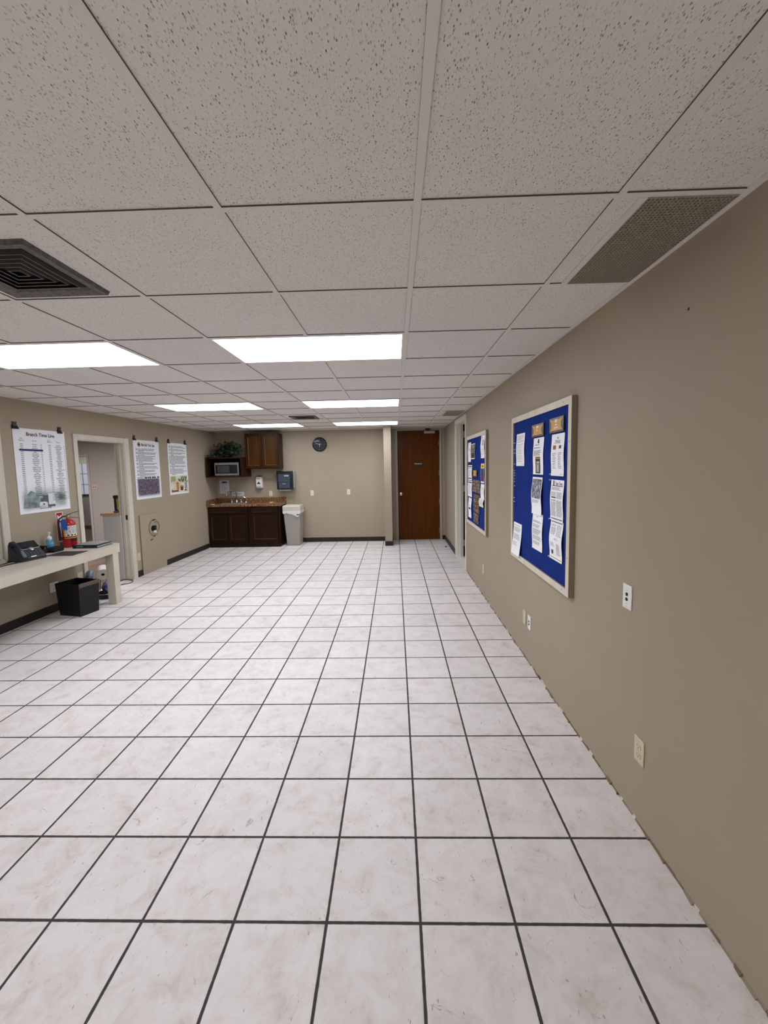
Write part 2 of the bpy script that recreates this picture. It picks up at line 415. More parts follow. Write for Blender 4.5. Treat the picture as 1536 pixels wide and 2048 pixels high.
# skirting, dark vinyl
bh, bt = 0.095, 0.009
w = MB()
lwall(w, YN, 5.03, 0, bh, bt, 0); lwall(w, 6.075, 6.187, 0, bh, bt, 0); lwall(w, 6.835, 8.33, 0, bh, bt, 0)
struct(w.build('baseboard_left', M_BASE))
struct(MB().box(-2.40, YB - bt, 0, -0.226, YB, bh).build('baseboard_back', M_BASE))
w = MB(); w.box(-0.226 - 0.004, 8.27 - bt, 0, -0.077 + bt, 8.27, bh); w.box(-0.077, 8.27, 0, -0.077 + bt, YD - 0.02, bh)
struct(w.build('baseboard_stub', M_BASE))
w = MB(); w.box(1.02, YD - bt, 0, XR, YD, bh); w.box(XR - bt, 7.29, 0, XR, YD, bh)
struct(w.build('baseboard_right', M_BASE))
# rough glue line left where the right skirting was pulled off
w = MB(); y = 0.5
rr = random.Random(3)
while y < 6.1:
    l = rr.uniform(0.012, 0.06); t = rr.uniform(0.002, 0.007) if rr.random() < 0.8 else 0.011; h = rr.uniform(0.003, 0.013)
    w.hexa([(XR - t, y, 0), (XR, y, 0), (XR, y + l, 0), (XR - t * rr.uniform(.4, 1), y + l, 0)], [(XR - t * .6, y, h), (XR, y, h * 1.3), (XR, y + l, h), (XR - t * .3, y + l, h * .8)], rr.choice((0, 0, 0, 1, 3, 3, 2)))
    y += l * rr.uniform(0.9, 1.15)
struct(w.build('trim_3', [mat('old_glue', (120, 100, 80), rough=0.9), mat('torn_plaster', (206, 194, 178), rough=0.9), mat('dark_gap', (58, 48, 40), rough=0.9), mat('dusty_bead', (140, 126, 110), rough=0.9)]))

# casing of the annex doorway and its deep jamb
cw = 0.062
w = MB(); p = 0.016
lwall(w, DY0 - cw + .005, DY0 + .005, 0, DZ + cw - .005, p, 0); lwall(w, DY1 - .005, DY1 + cw + .03, 0, DZ + cw - .005, p, 0); lwall(w, DY0 + .005, DY1 - .005, DZ - .005, DZ + cw - .005, p, 0)
struct(w.build('trim_4', M_TRIM, bevel=0.003))
w = MB()
lwall(w, DY0, DY0 + 0.018, 0, DZ, 0.004, -0.130); lwall(w, DY1 - 0.018, DY1, 0, DZ, 0.004, -0.130); lwall(w, DY0 + .018, DY1 - .018, DZ - 0.018, DZ, 0.004, -0.130)
lwall(w, DY1 - 0.030, DY1 - 0.018, 0, DZ - .018, -0.045, -0.082); lwall(w, DY0 + 0.018, DY0 + .030, 0, DZ - .018, -0.045, -0.082)
sj = struct(w.build('trim_5', M_TRIM, bevel=0.002))
MB().box(lx(DY1) - 0.035, DY1 - 0.0215, 0.915, lx(DY1) - 0.005, DY1 - 0.018, 0.985).build('strike_plate', mat('bronze_strike', (70, 60, 50), rough=0.4, metal=0.7), sj)

# pass-through window at the left edge
w = MB()
lwall(w, WY1, WY1 + 0.072, WZ0 - 0.014, WZ1 + 0.062, 0.018, 0); lwall(w, WY0 - 0.072, WY0, WZ0 - 0.014, WZ1 + 0.062, 0.018, 0); lwall(w, WY0, WY1, WZ1, WZ1 + 0.062, 0.018, 0)
wf = struct(w.build('window_1', M_TRIM, bevel=0.003))
w = MB(); lwall(w, WY0, WY1, WZ0, WZ1, -0.05, -0.058)
w.build('pane', mat('frosted_pane', (168, 158, 154), rough=0.35, noise=(14, 0.06, (1, 1, 1))), wf)
w = MB()
lwall(w, WY1 - 0.03, WY1, WZ0, WZ1, -0.01, -0.1); lwall(w, WY0, WY0 + 0.03, WZ0, WZ1, -0.01, -0.1); lwall(w, WY0 + .03, WY1 - .03, WZ0, WZ0 + .02, -0.01, -0.1); lwall(w, WY0 + .03, WY1 - .03, WZ1 - .02, WZ1, -0.01, -0.1)
w.build('window_frame', M_TRIM, wf)

# side-room doorway in the right wall: jambs, casing, threshold, open leaf
w = MB()
w.box(XR - 0.018, OY1 - 0.005, 0, XR, OY1 + 0.08, 2.405); w.box(XR - 0.018, OY0 - 0.055, 0, XR, OY0 + 0.002, 2.405); w.box(XR - 0.018, OY0 + .002, OZ - 0.002, XR, OY1 - .005, 2.405)
struct(w.build('trim_6', mat('bright_cream_trim', (228, 222, 206), rough=0.45), bevel=0.003))
w = MB()
w.box(XR - 0.004, OY1 - 0.02, 0, XR + 0.116, OY1, OZ); w.box(XR - 0.004, OY0, 0, XR + 0.116, OY0 + 0.018, OZ); w.box(XR - 0.004, OY0 + .018, OZ - 0.018, XR + 0.116, OY1 - .02, OZ)
w.box(XR + 0.05, OY1 - 0.030, 0, XR + 0.085, OY1 - 0.02, OZ - .018)
struct(w.build('trim_7', mat('ivory_jamb_paint', (236, 230, 214), rough=0.5), bevel=0.002))
struct(MB().box(XR - 0.012, OY0 + .02, 0.0005, XR + 0.11, OY1 - .02, 0.008).build('trim_8', mat('white_threshold', (222, 219, 212), rough=0.4)))
sd = struct(MB().box(XR + 0.146, OY1 - 0.045, 0.012, XR + 0.98, OY1 - 0.005, OZ - 0.02).build('door_2', M_TRIM, bevel=0.002))
for z in (0.25, 1.22, 2.16):
    hg = MB(); hg.lathe([(0.011, -0.055), (0.011, 0.055)], (XR + 0.130, OY1 - 0.024, z), 12); hg.box(XR + .117, OY1 - 0.030, z - 0.05, XR + 0.146, OY1 - 0.022, z + 0.05)
    hg.build('hinge', mat('worn_steel_hinge', (150, 142, 128), rough=0.4, metal=0.8), sd)
M_DIM = mat('side_room_painted_dark', (34, 31, 28), rough=0.9)  # darkness of the unlit side room put into its wall colour
w = MB(); w.box(XR + .1125, 5.6, -0.04, 2.6, 8.6, -0.02); w.box(2.6, 5.6, -0.04, 2.66, 8.6, 2.5); w.box(XR + .1125, 8.6, -0.04, 2.66, 8.66, 2.5); w.box(XR + .1125, 5.54, -0.04, 2.66, 5.6, 2.5); w.box(XR + .1125, 5.6, 2.5, 2.66, 8.6, 2.56)
struct(w.build('wall_side_room', M_DIM, smooth=0))

# warehouse door, its frame and fittings
w = MB()
w.box(DX0 - 0.047, YD - 0.016, 0, DX0, YD + 0.11, 2.432); w.box(DX1, YD - 0.016, 0, DX1 + 0.045, YD + 0.11, 2.432); w.box(DX0, YD - 0.016, 2.392, DX1, YD + 0.11, 2.432)
struct(w.build('trim_9', mat('grey_frame_paint', (172, 165, 150), rough=0.45), bevel=0.003))
d1 = struct(MB().box(DX0 + 0.003, YD + 0.02, 0.006, DX1 - 0.003, YD + 0.064, 2.388).build('door_1', M_DOORW, bevel=0.002))
k = MB(); k.lathe([(0.0335, 0.0), (0.0335, -0.006), (0.014, -0.012), (0.013, -0.034), (0.029, -0.042), (0.034, -0.058), (0.030, -0.072), (0.0, -0.078)], (0.122, YD + 0.02, 1.022), 24, 'y')
k.build('door_knob', mat('satin_chrome_knob', (214, 208, 196), rough=0.22, metal=1.0), d1)
for z in (2.12, 1.474, 0.851, 0.21):
    hg = MB(); hg.lathe([(0.010, -0.055), (0.010, 0.055)], (DX1 - 0.001, YD + 0.008, z), 12); hg.box(DX1 - 0.018, YD + 0.017, z - 0.055, DX1, YD + 0.020, z + 0.055)
    hg.build('hinge', MATS['worn_steel_hinge'], d1)
cl = MB(); cl.box(0.640, YD - 0.04, 2.322, 0.872, YD + 0.02, 2.372)
co = cl.build('door_closer', mat('silver_closer', (186, 182, 172), rough=0.35, metal=0.5), d1, bevel=0.006)
ar = MB(); ar.tube([(0.70, YD - 0.02, 2.374), (0.70, YD - 0.02, 2.392)], 0.010); ar.tube([(0.70, YD - 0.02, 2.388), (0.78, YD - 0.13, 2.397)], 0.007); ar.tube([(0.78, YD - 0.13, 2.397), (0.72, YD - 0.018, 2.412)], 0.007); ar.box(0.66, YD - 0.03, 2.396, 0.76, YD - 0.016, 2.428)
ar.build('closer_arm', mat('dark_metal', (56, 50, 44), rough=0.4, metal=0.8), co)
pl = MB().box(0.408, YD + 0.013, 1.640, 0.602, YD + 0.020, 1.708).build('name_plate', mat('black_sign', (26, 24, 24), rough=0.35), d1, bevel=0.002)
t = MB(); t.T = Matrix.Translation((0.505, YD + 0.0125, 1.674)); t.text('Warehouse', 0, 0, 0.042, 0, 'CENTER', xs=0.82, bold=0.0006)
lt = t.build('lettering', mat('white_lettering', (225, 222, 214), rough=0.6), pl, smooth=0); lt['label'] = 'white word on the black door plate'

# ------------------------------------------------------------------ annex beyond the left doorway
M_LILAC = mat('lilac_grey_paint', (178, 169, 168), rough=0.7)
AX0, AX1 = -9.9, lx(6) - 0.13
w = MB(); w.box(AX0, 4.2, -0.06, -4.17, 12.2, -0.004)
struct(w.build('floor_annex', wood('brown_vinyl_plank', (84, 68, 58), (112, 94, 82), scale=2, stretch=(1, 0.1, 1), rough=0.5), smooth=0))
w = MB(); w.box(AX0, 4.2, H + 0.06, -4.0, 12.2, H + 0.1); struct(w.build('ceiling_annex', mat('annex_ceiling', (190, 184, 178), rough=0.9), smooth=0))
w = MB(); w.box(-7.04, 9.22, -0.02, -4.05, 9.34, H + 0.06); w.box(AX0, 9.22, -0.02, -7.95, 9.34, H + 0.06); w.box(-7.95, 9.22, 2.0, -7.04, 9.34, H + 0.06)
struct(w.build('wall_annex', M_LILAC, smooth=0))
w = MB(); w.box(AX0, 11.5, -0.02, -6.2, 11.6, H + 0.06); w.box(AX0 - 0.1, 4.2, -0.02, AX0, 11.6, H + 0.06); w.box(AX0, 4.1, -0.02, -4.2, 4.2, H + 0.06); w.box(-6.2, 9.34, -0.02, -6.1, 11.6, H + 0.06)
struct(w.build('wall_annex_far', mat('annex_grey_paint', (150, 146, 140), rough=0.7), smooth=0))
w = MB(); w.box(-7.075, 9.20, 0, -7.02, 9.36, 2.045); w.box(-7.98, 9.20, 0, -7.925, 9.36, 2.045); w.box(-7.925, 9.20, 1.985, -7.075, 9.36, 2.045)
struct(w.build('trim_10', mat('annex_trim', (188, 180, 182), rough=0.5), bevel=0.004))
w = MB(); w.box(AX0, 11.485, 0, -6.2, 11.5, 0.09); struct(w.build('baseboard_annex', mat('annex_brown_base', (92, 70, 58), rough=0.6)))
w = MB(); w.box(-9.35, 11.47, 0.955, -8.70, 11.5, 0.99)
ws = struct(w.build('window_2', mat('dark_sill', (60, 54, 50), rough=0.5)))
MB().rect(-9.35, 1.0, -8.74, 1.88, -11.49).build('pane', mat('daylight_glass', (150, 156, 166), rough=0.2, emit=(206, 214, 230), estr=0.36), ws)
f2 = MB(); f2.box(-9.35, 11.465, 1.88, -8.74, 11.5, 2.09)
f2.build('valance', mat('valance_fabric', (186, 178, 168), rough=0.9), ws)
f2 = MB()
for x in (-9.2, -8.965): f2.box(x - 0.008, 11.478, 1.0, x + 0.008, 11.488, 1.88)
for z in (1.28, 1.59): f2.box(-9.35, 11.479, z - 0.007, -8.74, 11.487, z + 0.007)
f2.box(-8.74, 11.47, 0.97, -8.70, 11.5, 2.12); f2.box(-9.35, 11.47, 2.09, -8.74, 11.5, 2.12)
f2.build('window_frame', mat('grey_muntin', (132, 132, 138), rough=0.5), ws)
# switch plate on the annex wall
sp = thing('light_switch', 'double light switch plate on the lilac wall inside the annex', 'light switch', (-6.93, 9.22, 1.288))
MB().box(-0.062, -0.006, -0.057, 0.062, 0, 0.057).build('plate', mat('annex_plate', (196, 186, 170), rough=0.5), sp, bevel=0.002)
for u in (-0.024, 0.024): MB().box(u - 0.006, -0.016, -0.012, u + 0.006, -0.006, 0.012).build('toggle', mat('toggle_grey', (120, 110, 100), rough=0.5), sp)
# low partition with a wood cap
pw = thing('low_partition', 'white waist-high partition with bare wood cap inside the annex doorway', 'partition', (-4.26, 5.93, 0))
MB().box(-0.125, 0, 0, 0.150, 0.018, 0.985).build('panel', mat('partition_white', (198, 194, 188), rough=0.55, noise=(5, 0.03, (1, 1, 1))), pw, bevel=0.004)
MB().box(-0.147, -0.012, 0.985, 0.118, 0.115, 1.022).build('cap', wood('raw_pine', (176, 132, 100), (206, 166, 134), scale=3, stretch=(0.1, 1, 1), rough=0.6), pw, bevel=0.003)
tl = thing('hand_tool', 'black and yellow upright tool on the partition cap', 'tool', (-4.185, 5.975, 1.022))
h = MB(); h.box(-0.026, -0.02, 0.03, 0.012, 0.02, 0.235); h.box(-0.036, -0.022, 0.215, 0.036, 0.022, 0.262)
h.build('handle', M_BLACK, tl, bevel=0.006)
MB().hexa([(0.012, -0.012, 0.05), (0.020, -0.012, 0.05), (0.020, 0.012, 0.05), (0.012, 0.012, 0.05)], [(0.012, -0.012, 0.215), (0.036, -0.012, 0.215), (0.036, 0.012, 0.215), (0.012, 0.012, 0.215)]).build('yellow_grip', mat('tool_yellow', (206, 158, 60), rough=0.5), tl)
MB().box(-0.035, -0.03, 0, 0.035, 0.03, 0.03).build('foot', mat('tool_grey', (92, 92, 96), rough=0.4, metal=0.4), tl, bevel=0.004)

# ------------------------------------------------------------------ ceiling fixtures
M_LENS = mat('glowing_acrylic_lens', (240, 242, 246), rough=0.4, emit=(238, 243, 255), estr=10.6)
M_LFRAME = mat('white_fixture_rim', (225, 224, 222), rough=0.4)
def make_light(label):
    o = thing('ceiling_light', label, 'ceiling light', (0, 0, H), group='fluorescent ceiling panels')
    a, b_ = 2 * CS - 0.024, CS - 0.024
    f = MB(); r = 0.013
    for (x0, y0, x1, y1) in ((0, 0, a, r), (0, b_ - r, a, b_), (0, r, r, b_ - r), (a - r, r, a, b_ - r)): f.box(x0, y0, 0.000, x1, y1, 0.0045)
    f.build('frame', M_LFRAME, o)
    MB().box(r, r, 0.0012, a - r, b_ - r, 0.0042).build('diffuser', M_LENS, o, smooth=0)
    return o
lights = [(-2, 2, 'large fluorescent panel left of the main ceiling runner, nearest to us'),
          (-5, 2, 'fluorescent panel cut off by the left edge of the view'),
          (-2, 6, 'middle fluorescent panel of the row along the main ceiling runner'),
          (-5, 6, 'fluorescent panel above the annex doorway, second of the left row'),
          (-2, 10, 'farthest fluorescent panel, in front of the wall stub by the wooden door'),
          (-5, 10, 'farthest fluorescent panel of the left row, near the dark wall cabinet')]
first = None
for i, j, lb in lights:
    p = (CX + i * CS + 0.012, CY + j * CS + 0.012, H)
    if first is None:
        first = make_light(lb); first.location = p
    else:
        dup(first, p, lb)

M_VENT = mat('dirty_dark_vent', (96, 94, 90), rough=0.55, noise=(60, 0.4, (1, 1, 1)))
M_LOUV = mat('sooty_louvre', (124, 121, 116), rough=0.5, noise=(45, 0.35, (1, 1, 1)))
M_SOOT = mat('louvre_soot', (44, 42, 40), rough=0.8)
M_VOID = mat('duct_black', (10, 10, 10), rough=0.9)
def make_vent(label, x0, y0, s, m):
    o = thing('air_diffuser', label, 'ceiling vent', (x0 + s / 2, y0 + s / 2, H), group='square supply vents')
    def ring(mb, r0, z0, r1, z1, mi=0):
        A = [(-r0, -r0, z0), (r0, -r0, z0), (r0, r0, z0), (-r0, r0, z0)]; B = [(-r1, -r1, z1), (r1, -r1, z1), (r1, r1, z1), (-r1, r1, z1)]
        mb.add(A + B, [(i, (i + 1) % 4, 4 + (i + 1) % 4, 4 + i) for i in range(4)], mi)
    h_ = s / 2
    f = MB(); ring(f, h_, 0.006, h_ - 0.006, -0.012); ring(f, h_ - 0.006, -0.012, h_ - 0.045, -0.004); ring(f, h_ - 0.045, -0.004, h_ - 0.055, 0.006)
    f.build('frame', m, o, smooth=0)
    for q in range(1, 6):
        r = (h_ - 0.05) * (1.02 - q * 0.175)
        l = MB(); ring(l, r + 0.010, 0.0035, r, -0.008, 1); ring(l, r, -0.008, r - 0.0035, -0.0075, 0); ring(l, r - 0.0035, -0.0075, r + 0.005, 0.004, 1)
        l.build('louvre', [M_LOUV, M_SOOT], o, smooth=0)
    MB().add([(-h_ + .05, -h_ + .05, 0.0045), (h_ - .05, -h_ + .05, 0.0045), (h_ - .05, h_ - .05, 0.0045), (-h_ + .05, h_ - .05, 0.0045)], [(0, 3, 2, 1)]).build('duct_opening', M_VOID, o, smooth=0)
    return o
make_vent('big sooty square louvred supply vent at the left edge of the ceiling', -1.69, 1.435, 0.43, M_VENT)
make_vent('small dark louvred supply vent far off in front of the clock', -1.64, 6.35, 0.41, M_VENT)

M_EGG = mat('dusty_eggcrate_grille', (176, 166, 150), rough=0.5)
def make_return(label, y0, y1):
    o = thing('return_grille', label, 'ceiling vent', (0.918, (y0 + y1) / 2, H), group='egg-crate return grilles')
    hx, hy = 0.136, (y1 - y0) / 2 - 0.013
    e = MB(); n = 21; m_ = 44
    for i in range(n + 1):
        x = -hx + 2 * hx * i / n; e.box(x - 0.0009, -hy, -0.003, x + 0.0009, hy, 0.0045)
    for i in range(m_ + 1):
        y = -hy + 2 * hy * i / m_; e.box(-hx, y - 0.0009, -0.003, hx, y + 0.0009, 0.0045)
    e.build('grille', M_EGG, o, smooth=0)
    MB().add([(-hx, -hy, 0.0046), (hx, -hy, 0.0046), (hx, hy, 0.0046), (-hx, hy, 0.0046)], [(0, 3, 2, 1)]).build('filter', mat('dusty_filter', (132, 122, 106), rough=0.95, noise=(12, 0.2, (1, 1, 1))), o, smooth=0)
    f = MB(); f.box(-hx - 0.026, -hy - 0.001, -0.001, -hx - 0.001, hy + 0.001, 0.0045)
    f.build('side_bar', M_GRID, o, smooth=0)
    return o
make_return('long brown egg-crate return grille beside the right wall, close to us', CY, CY + CS)
make_return('far egg-crate return grille above the side doorway', CY + 8 * CS, CY + 9 * CS)

# ------------------------------------------------------------------ kitchenette
def panel_door(mb, x0, z0, x1, z1, y, t=0.019, rail=0.052):
    """flat frame-and-panel front; y is its back face, it grows toward -y"""
    mb.box(x0, y - t, z0, x0 + rail, y, z1, 0); mb.box(x1 - rail, y - t, z0, x1, y, z1, 0)
    mb.box(x0 + rail, y - t, z0, x1 - rail, y, z0 + rail, 0); mb.box(x0 + rail, y - t, z1 - rail, x1 - rail, y, z1, 0)
    b_ = 0.009
    A = [(x0 + rail, y - t, z0 + rail), (x1 - rail, y - t, z0 + rail), (x1 - rail, y - t, z1 - rail), (x0 + rail, y - t, z1 - rail)]
    B = [(x0 + rail + b_, y - t + b_, z0 + rail + b_), (x1 - rail - b_, y - t + b_, z0 + rail + b_), (x1 - rail - b_, y - t + b_, z1 - rail - b_), (x0 + rail + b_, y - t + b_, z1 - rail - b_)]
    mb.add(A + B, [(i, (i + 1) % 4, 4 + (i + 1) % 4, 4 + i) for i in range(4)], 2)
    mb.add(B, [(0, 1, 2, 3)], 1)
M_BEAD = mat('worn_bead_edge', (92, 58, 34), rough=0.3)
M_BEAD2 = mat('base_bead_edge', (62, 36, 26), rough=0.3)
FY = 8.35
def base_cab(name, label, x0, x1, doors, front_name):
    o = thing(name, label, 'cabinet', ((x0 + x1) / 2, YB, 0), group='base cabinets under the countertop')
    ox = (x0 + x1) / 2
    def L(mb): mb.T = Matrix.Translation((-ox, -YB, 0)); return mb
    c = L(MB())
    c.box(x0, FY + 0.012, 0.0, x0 + 0.016, YB - 0.004, 0.858); c.box(x1 - 0.016, FY + 0.012, 0.0, x1, YB - 0.004, 0.858)
    c.box(x0 + .016, YB - 0.02, 0.0, x1 - .016, YB - 0.004, 0.858); c.box(x0 + .016, FY + 0.03, 0.085, x1 - .016, YB - .02, 0.1)
    # face frame
    c.box(x0, FY - 0.006, 0.09, x0 + 0.03, FY + 0.012, 0.858); c.box(x1 - 0.03, FY - 0.006, 0.09, x1, FY + 0.012, 0.858)
    c.box(x0 + .03, FY - .006, 0.835, x1 - .03, FY + 0.012, 0.858); c.box(x0 + .03, FY - .006, 0.690, x1 - .03, FY + 0.012, 0.735); c.box(x0 + .03, FY - .006, 0.09, x1 - .03, FY + 0.012, 0.13)
    for a, b_ in zip(doors[:-1], doors[1:]): c.box(a[1] - .01, FY - .006, .13, b_[0] + .01, FY + .012, .69)
    c.box(x0, FY - 0.004, 0.0, x1, FY + 0.012, 0.09)
    c.build('carcass', M_CABBASE, o)
    f = L(MB()); f.box(doors[0][0], FY - 0.025, 0.722, doors[-1][1], FY - 0.006, 0.842)
    f.build(front_name, wood('drawer_front_oak', (26, 13, 7), (58, 33, 17), scale=3, stretch=(0.15, 1, 1)), o, bevel=0.006)
    for a, b_ in doors:
        d = L(MB()); panel_door(d, a, 0.118, b_, 0.700, FY - 0.006)
        d.build('door', [M_CABBASE, wood('base_panel_oak', (30, 14, 6), (46, 25, 10), scale=8), M_BEAD2], o)
    return o
base_cab('sink_cabinet', 'dark oak double-door base cabinet under the sink', -3.915, -3.045, [(-3.895, -3.512), (-3.498, -3.085)], 'false_front')
base_cab('drawer_cabinet', 'dark oak base cabinet with one drawer beside the trash can', -3.045, -2.415, [(-3.008, -2.452)], 'drawer')

def granite():
    m = bpy.data.materials.new('speckled_brown_laminate'); m.use_nodes = True
    nt = m.node_tree; b = nt.nodes['Principled BSDF']; b.inputs['Roughness'].default_value = 0.3
    tc = nt.nodes.new('ShaderNodeTexCoord'); vo = nt.nodes.new('ShaderNodeTexVoronoi'); vo.inputs['Scale'].default_value = 42
    nz = nt.nodes.new('ShaderNodeTexNoise'); nz.inputs['Scale'].default_value = 45; nz.inputs['Detail'].default_value = 4
    rp = nt.nodes.new('ShaderNodeValToRGB'); e = rp.color_ramp.elements
    e[0].position = 0.36; e[0].color = lin((44, 28, 20)); e[1].position = 0.68; e[1].color = lin((190, 150, 104))
    x = e.new(0.47); x.color = lin((112, 74, 46)); x = e.new(0.56); x.color = lin((150, 106, 66))
    nt.links.new(tc.outputs['Object'], nz.inputs['Vector']); nt.links.new(nz.outputs['Fac'], rp.inputs['Fac']); nt.links.new(rp.outputs[0], b.inputs['Base Color'])
    return m
M_GRAN = granite()
SX0, SX1, SY0, SY1 = -3.77, -3.19, 8.40, 8.74       # sink cut-out
ct = thing('countertop', 'speckled brown laminate countertop with splashback over the dark base cabinets', 'countertop', (-3.16, YB, 0.9))
def L(mb): mb.T = Matrix.Translation((3.16, -YB, -0.9)); return mb
c = L(MB()); X0, X1, Y0, Y1 = -3.922, -2.40, 8.30, YB - 0.002
c.box(X0, Y0, 0.86, X1, SY0, 0.90); c.box(X0, SY1, 0.86, X1, Y1, 0.90); c.box(X0, SY0, 0.86, SX0, SY1, 0.90); c.box(SX1, SY0, 0.86, X1, SY1, 0.90)
c.build('worktop', M_GRAN, ct)
c = L(MB()); c.box(X0 + .012, YB - 0.022, 0.90, X1, YB - 0.002, 1.005); c.box(X0, Y0, 0.90, X0 + 0.014, YB - .022, 1.005)
c.build('splashback', M_GRAN, ct, bevel=0.003)

sk = thing('kitchen_sink', 'stainless drop-in sink set into the speckled countertop', 'sink', (-3.48, 8.57, 0.9))
s = MB(); a, b_ = (SX1 - SX0) / 2, (SY1 - SY0) / 2
def rr4(x, y, z): return [(-x, -y, z), (x, -y, z), (x, y, z), (-x, y, z)]
s.rings([rr4(a + 0.02, b_ + 0.02, 0.0005), rr4(a + 0.018, b_ + 0.018, 0.006), rr4(a - 0.008, b_ - 0.008, 0.005), rr4(a - 0.016, b_ - 0.016, -0.02), rr4(a - 0.03, b_ - 0.03, -0.15)], cap=False)
s.add(rr4(a - 0.03, b_ - 0.03, -0.15), [(0, 1, 2, 3)])
s.build('basin', M_STEEL, sk, bevel=0.0)
s = MB(); s.lathe([(0.0, -0.148), (0.036, -0.148), (0.04, -0.1495)], (0, 0, 0), 20, cap=False); s.build('drain', M_CHROME, sk)
fc = thing('faucet', 'chrome gooseneck faucet with lever handles behind the sink', 'faucet', (-3.48, 8.795, 0.9))
s = MB(); s.box(-0.135, -0.022, 0.0005, 0.135, 0.020, 0.012); s.build('deck_plate', M_CHROME, fc, bevel=0.006)
s = MB(); s.lathe([(0.024, 0.012), (0.022, 0.035), (0.013, 0.05), (0.012, 0.07)], (0, 0, 0), 16); s.build('spout_base', M_CHROME, fc)
s = MB(); pts = [(0, 0, 0.07), (0, 0, 0.13)]
for i in range(13):
    a_ = PI * i / 12
    pts.append((-0.085 + 0.085 * math.cos(a_), -0.04 * (1 - math.cos(a_)) * 0.9, 0.19 + 0.09 * math.sin(a_)))
pts.append((-0.182, -0.08, 0.165)); s.tube(pts, 0.010, 12); s.build('spout', mat('dark_chrome', (150, 148, 146), rough=0.15, metal=1.0), fc)
s = MB(); s.lathe([(0.013, 0.03), (0.017, 0.0), (0.015, -0.035), (0.012, -0.04)], (-0.183, -0.08, 0.175), 14); s.build('aerator', M_CHROME, fc)
for u in (-0.105, 0.105):
    s = MB(); s.lathe([(0.018, 0.012), (0.016, 0.03), (0.010, 0.045), (0.013, 0.06), (0.012, 0.075), (0, 0.08)], (u, 0, 0), 14); s.tube([(u, 0, 0.066), (u, -0.045, 0.078)], 0.006); s.build('handle', M_CHROME, fc)
s = MB(); s.lathe([(0.02, 0.0), (0.018, 0.02), (0.011, 0.03), (0.013, 0.085), (0.019, 0.10), (0.017, 0.12), (0, 0.124)], (0.205, 0, 0), 14); s.tube([(0.205, 0, 0.108), (0.165, -0.03, 0.125)], 0.009); s.build('side_sprayer', M_CHROME, fc)
s = MB(); s.lathe([(0.0, 0.0), (0.045, 0.0), (0.056, 0.014), (0.05, 0.014), (0.04, 0.006), (0, 0.006)], (-2.655, 8.62, 0.9005), 20, cap=False)
tag(s.build('soap_dish', mat('pale_ceramic', (226, 206, 150), rough=0.3)), 'small pale dish on the countertop right of the sink', 'dish')
s = MB(); s.hexa([(-3.88, 8.37, 0.9005), (-3.80, 8.36, 0.9005), (-3.785, 8.41, 0.9005), (-3.87, 8.42, 0.9005)], [(-3.875, 8.375, 0.914), (-3.805, 8.367, 0.916), (-3.79, 8.405, 0.915), (-3.865, 8.415, 0.913)])
tag(s.build('cleaning_cloth', mat('white_cloth', (222, 214, 200), rough=0.9), bevel=0.004), 'small folded white cloth on the countertop left of the sink', 'cloth')

# wall cabinet
uc = thing('wall_cabinet', 'dark oak two-door wall cabinet under the ceiling', 'cabinet', (-2.785, YB, 1.63))
def L(mb): mb.T = Matrix.Translation((2.785, -YB, -1.63)); return mb
UF = YB - 0.30; x0, x1, z0, z1 = -3.140, -2.430, 1.630, 2.372
c = L(MB()); c.box(x0, UF, z0, x0 + 0.016, YB - .002, z1); c.box(x1 - 0.016, UF, z0, x1, YB - .002, z1); c.box(x0 + .016, UF, z1 - 0.016, x1 - .016, YB - .002, z1); c.box(x0 + .016, UF, z0 + 0.012, x1 - .016, YB - .002, z0 + 0.028); c.box(x0 + .016, YB - .012, z0 + .028, x1 - .016, YB - .002, z1 - .016)
c.box(x0, UF - 0.018, z0, x0 + 0.034, UF, z1); c.box(x1 - 0.034, UF - 0.018, z0, x1, UF, z1); c.box(x0 + .034, UF - 0.018, z0, x1 - .034, UF, z0 + 0.04); c.box(x0 + .034, UF - 0.018, z1 - 0.04, x1 - .034, UF, z1); c.box(-2.805, UF - .018, z0 + .04, -2.765, UF, z1 - .04)
c.build('carcass', M_CAB, uc)
for a_, b__ in ((-3.122, -2.795), (-2.775, -2.448)):
    d = L(MB()); panel_door(d, a_, z0 + 0.022, b__, z1 - 0.022, UF - 0.018)
    d.build('door', [M_CAB, M_CAB2, M_BEAD], uc)

# open microwave shelf cabinet
mc = thing('microwave_shelf', 'open dark oak box shelf holding the microwave', 'cabinet', (-3.51, YB, 1.47))
def L(mb): mb.T = Matrix.Translation((3.51, -YB, -1.47)); return mb
x0, x1, z0, z1, MF = -3.898, -3.146, 1.470, 1.885, 8.34
c = L(MB()); c.box(x0, MF, z0, x0 + 0.02, YB - .002, z1); c.box(x1 - 0.02, MF, z0, x1, YB - .002, z1); c.box(x0 + .02, MF, z0, x1 - .02, YB - .002, z0 + 0.02); c.box(x0 + .02, MF, z1 - 0.02, x1 - .02, YB - .002, z1)
c.box(x0, MF - 0.014, z0, x0 + 0.035, MF, z1); c.box(x1 - 0.035, MF - .014, z0, x1, MF, z1); c.box(x0 + .035, MF - .014, z0, x1 - .035, MF, z0 + 0.03); c.box(x0 + .035, MF - .014, z1 - 0.03, x1 - .035, MF, z1)
c.build('box', wood('shelf_oak', (30, 15, 7), (54, 30, 14)), mc)
c = L(MB()); c.box(x0 + .02, YB - .014, z0 + .02, x1 - .02, YB - .004, z1 - .02); c.build('back_panel', mat('black_interior', (20, 16, 14), rough=0.8), mc)
mw = thing('microwave', 'stainless and black microwave inside the open oak shelf', 'microwave', (-3.50, 8.40, 1.49))
b = MB(); b.box(-0.255, 0.02, 0.012, 0.255, 0.36, 0.285)
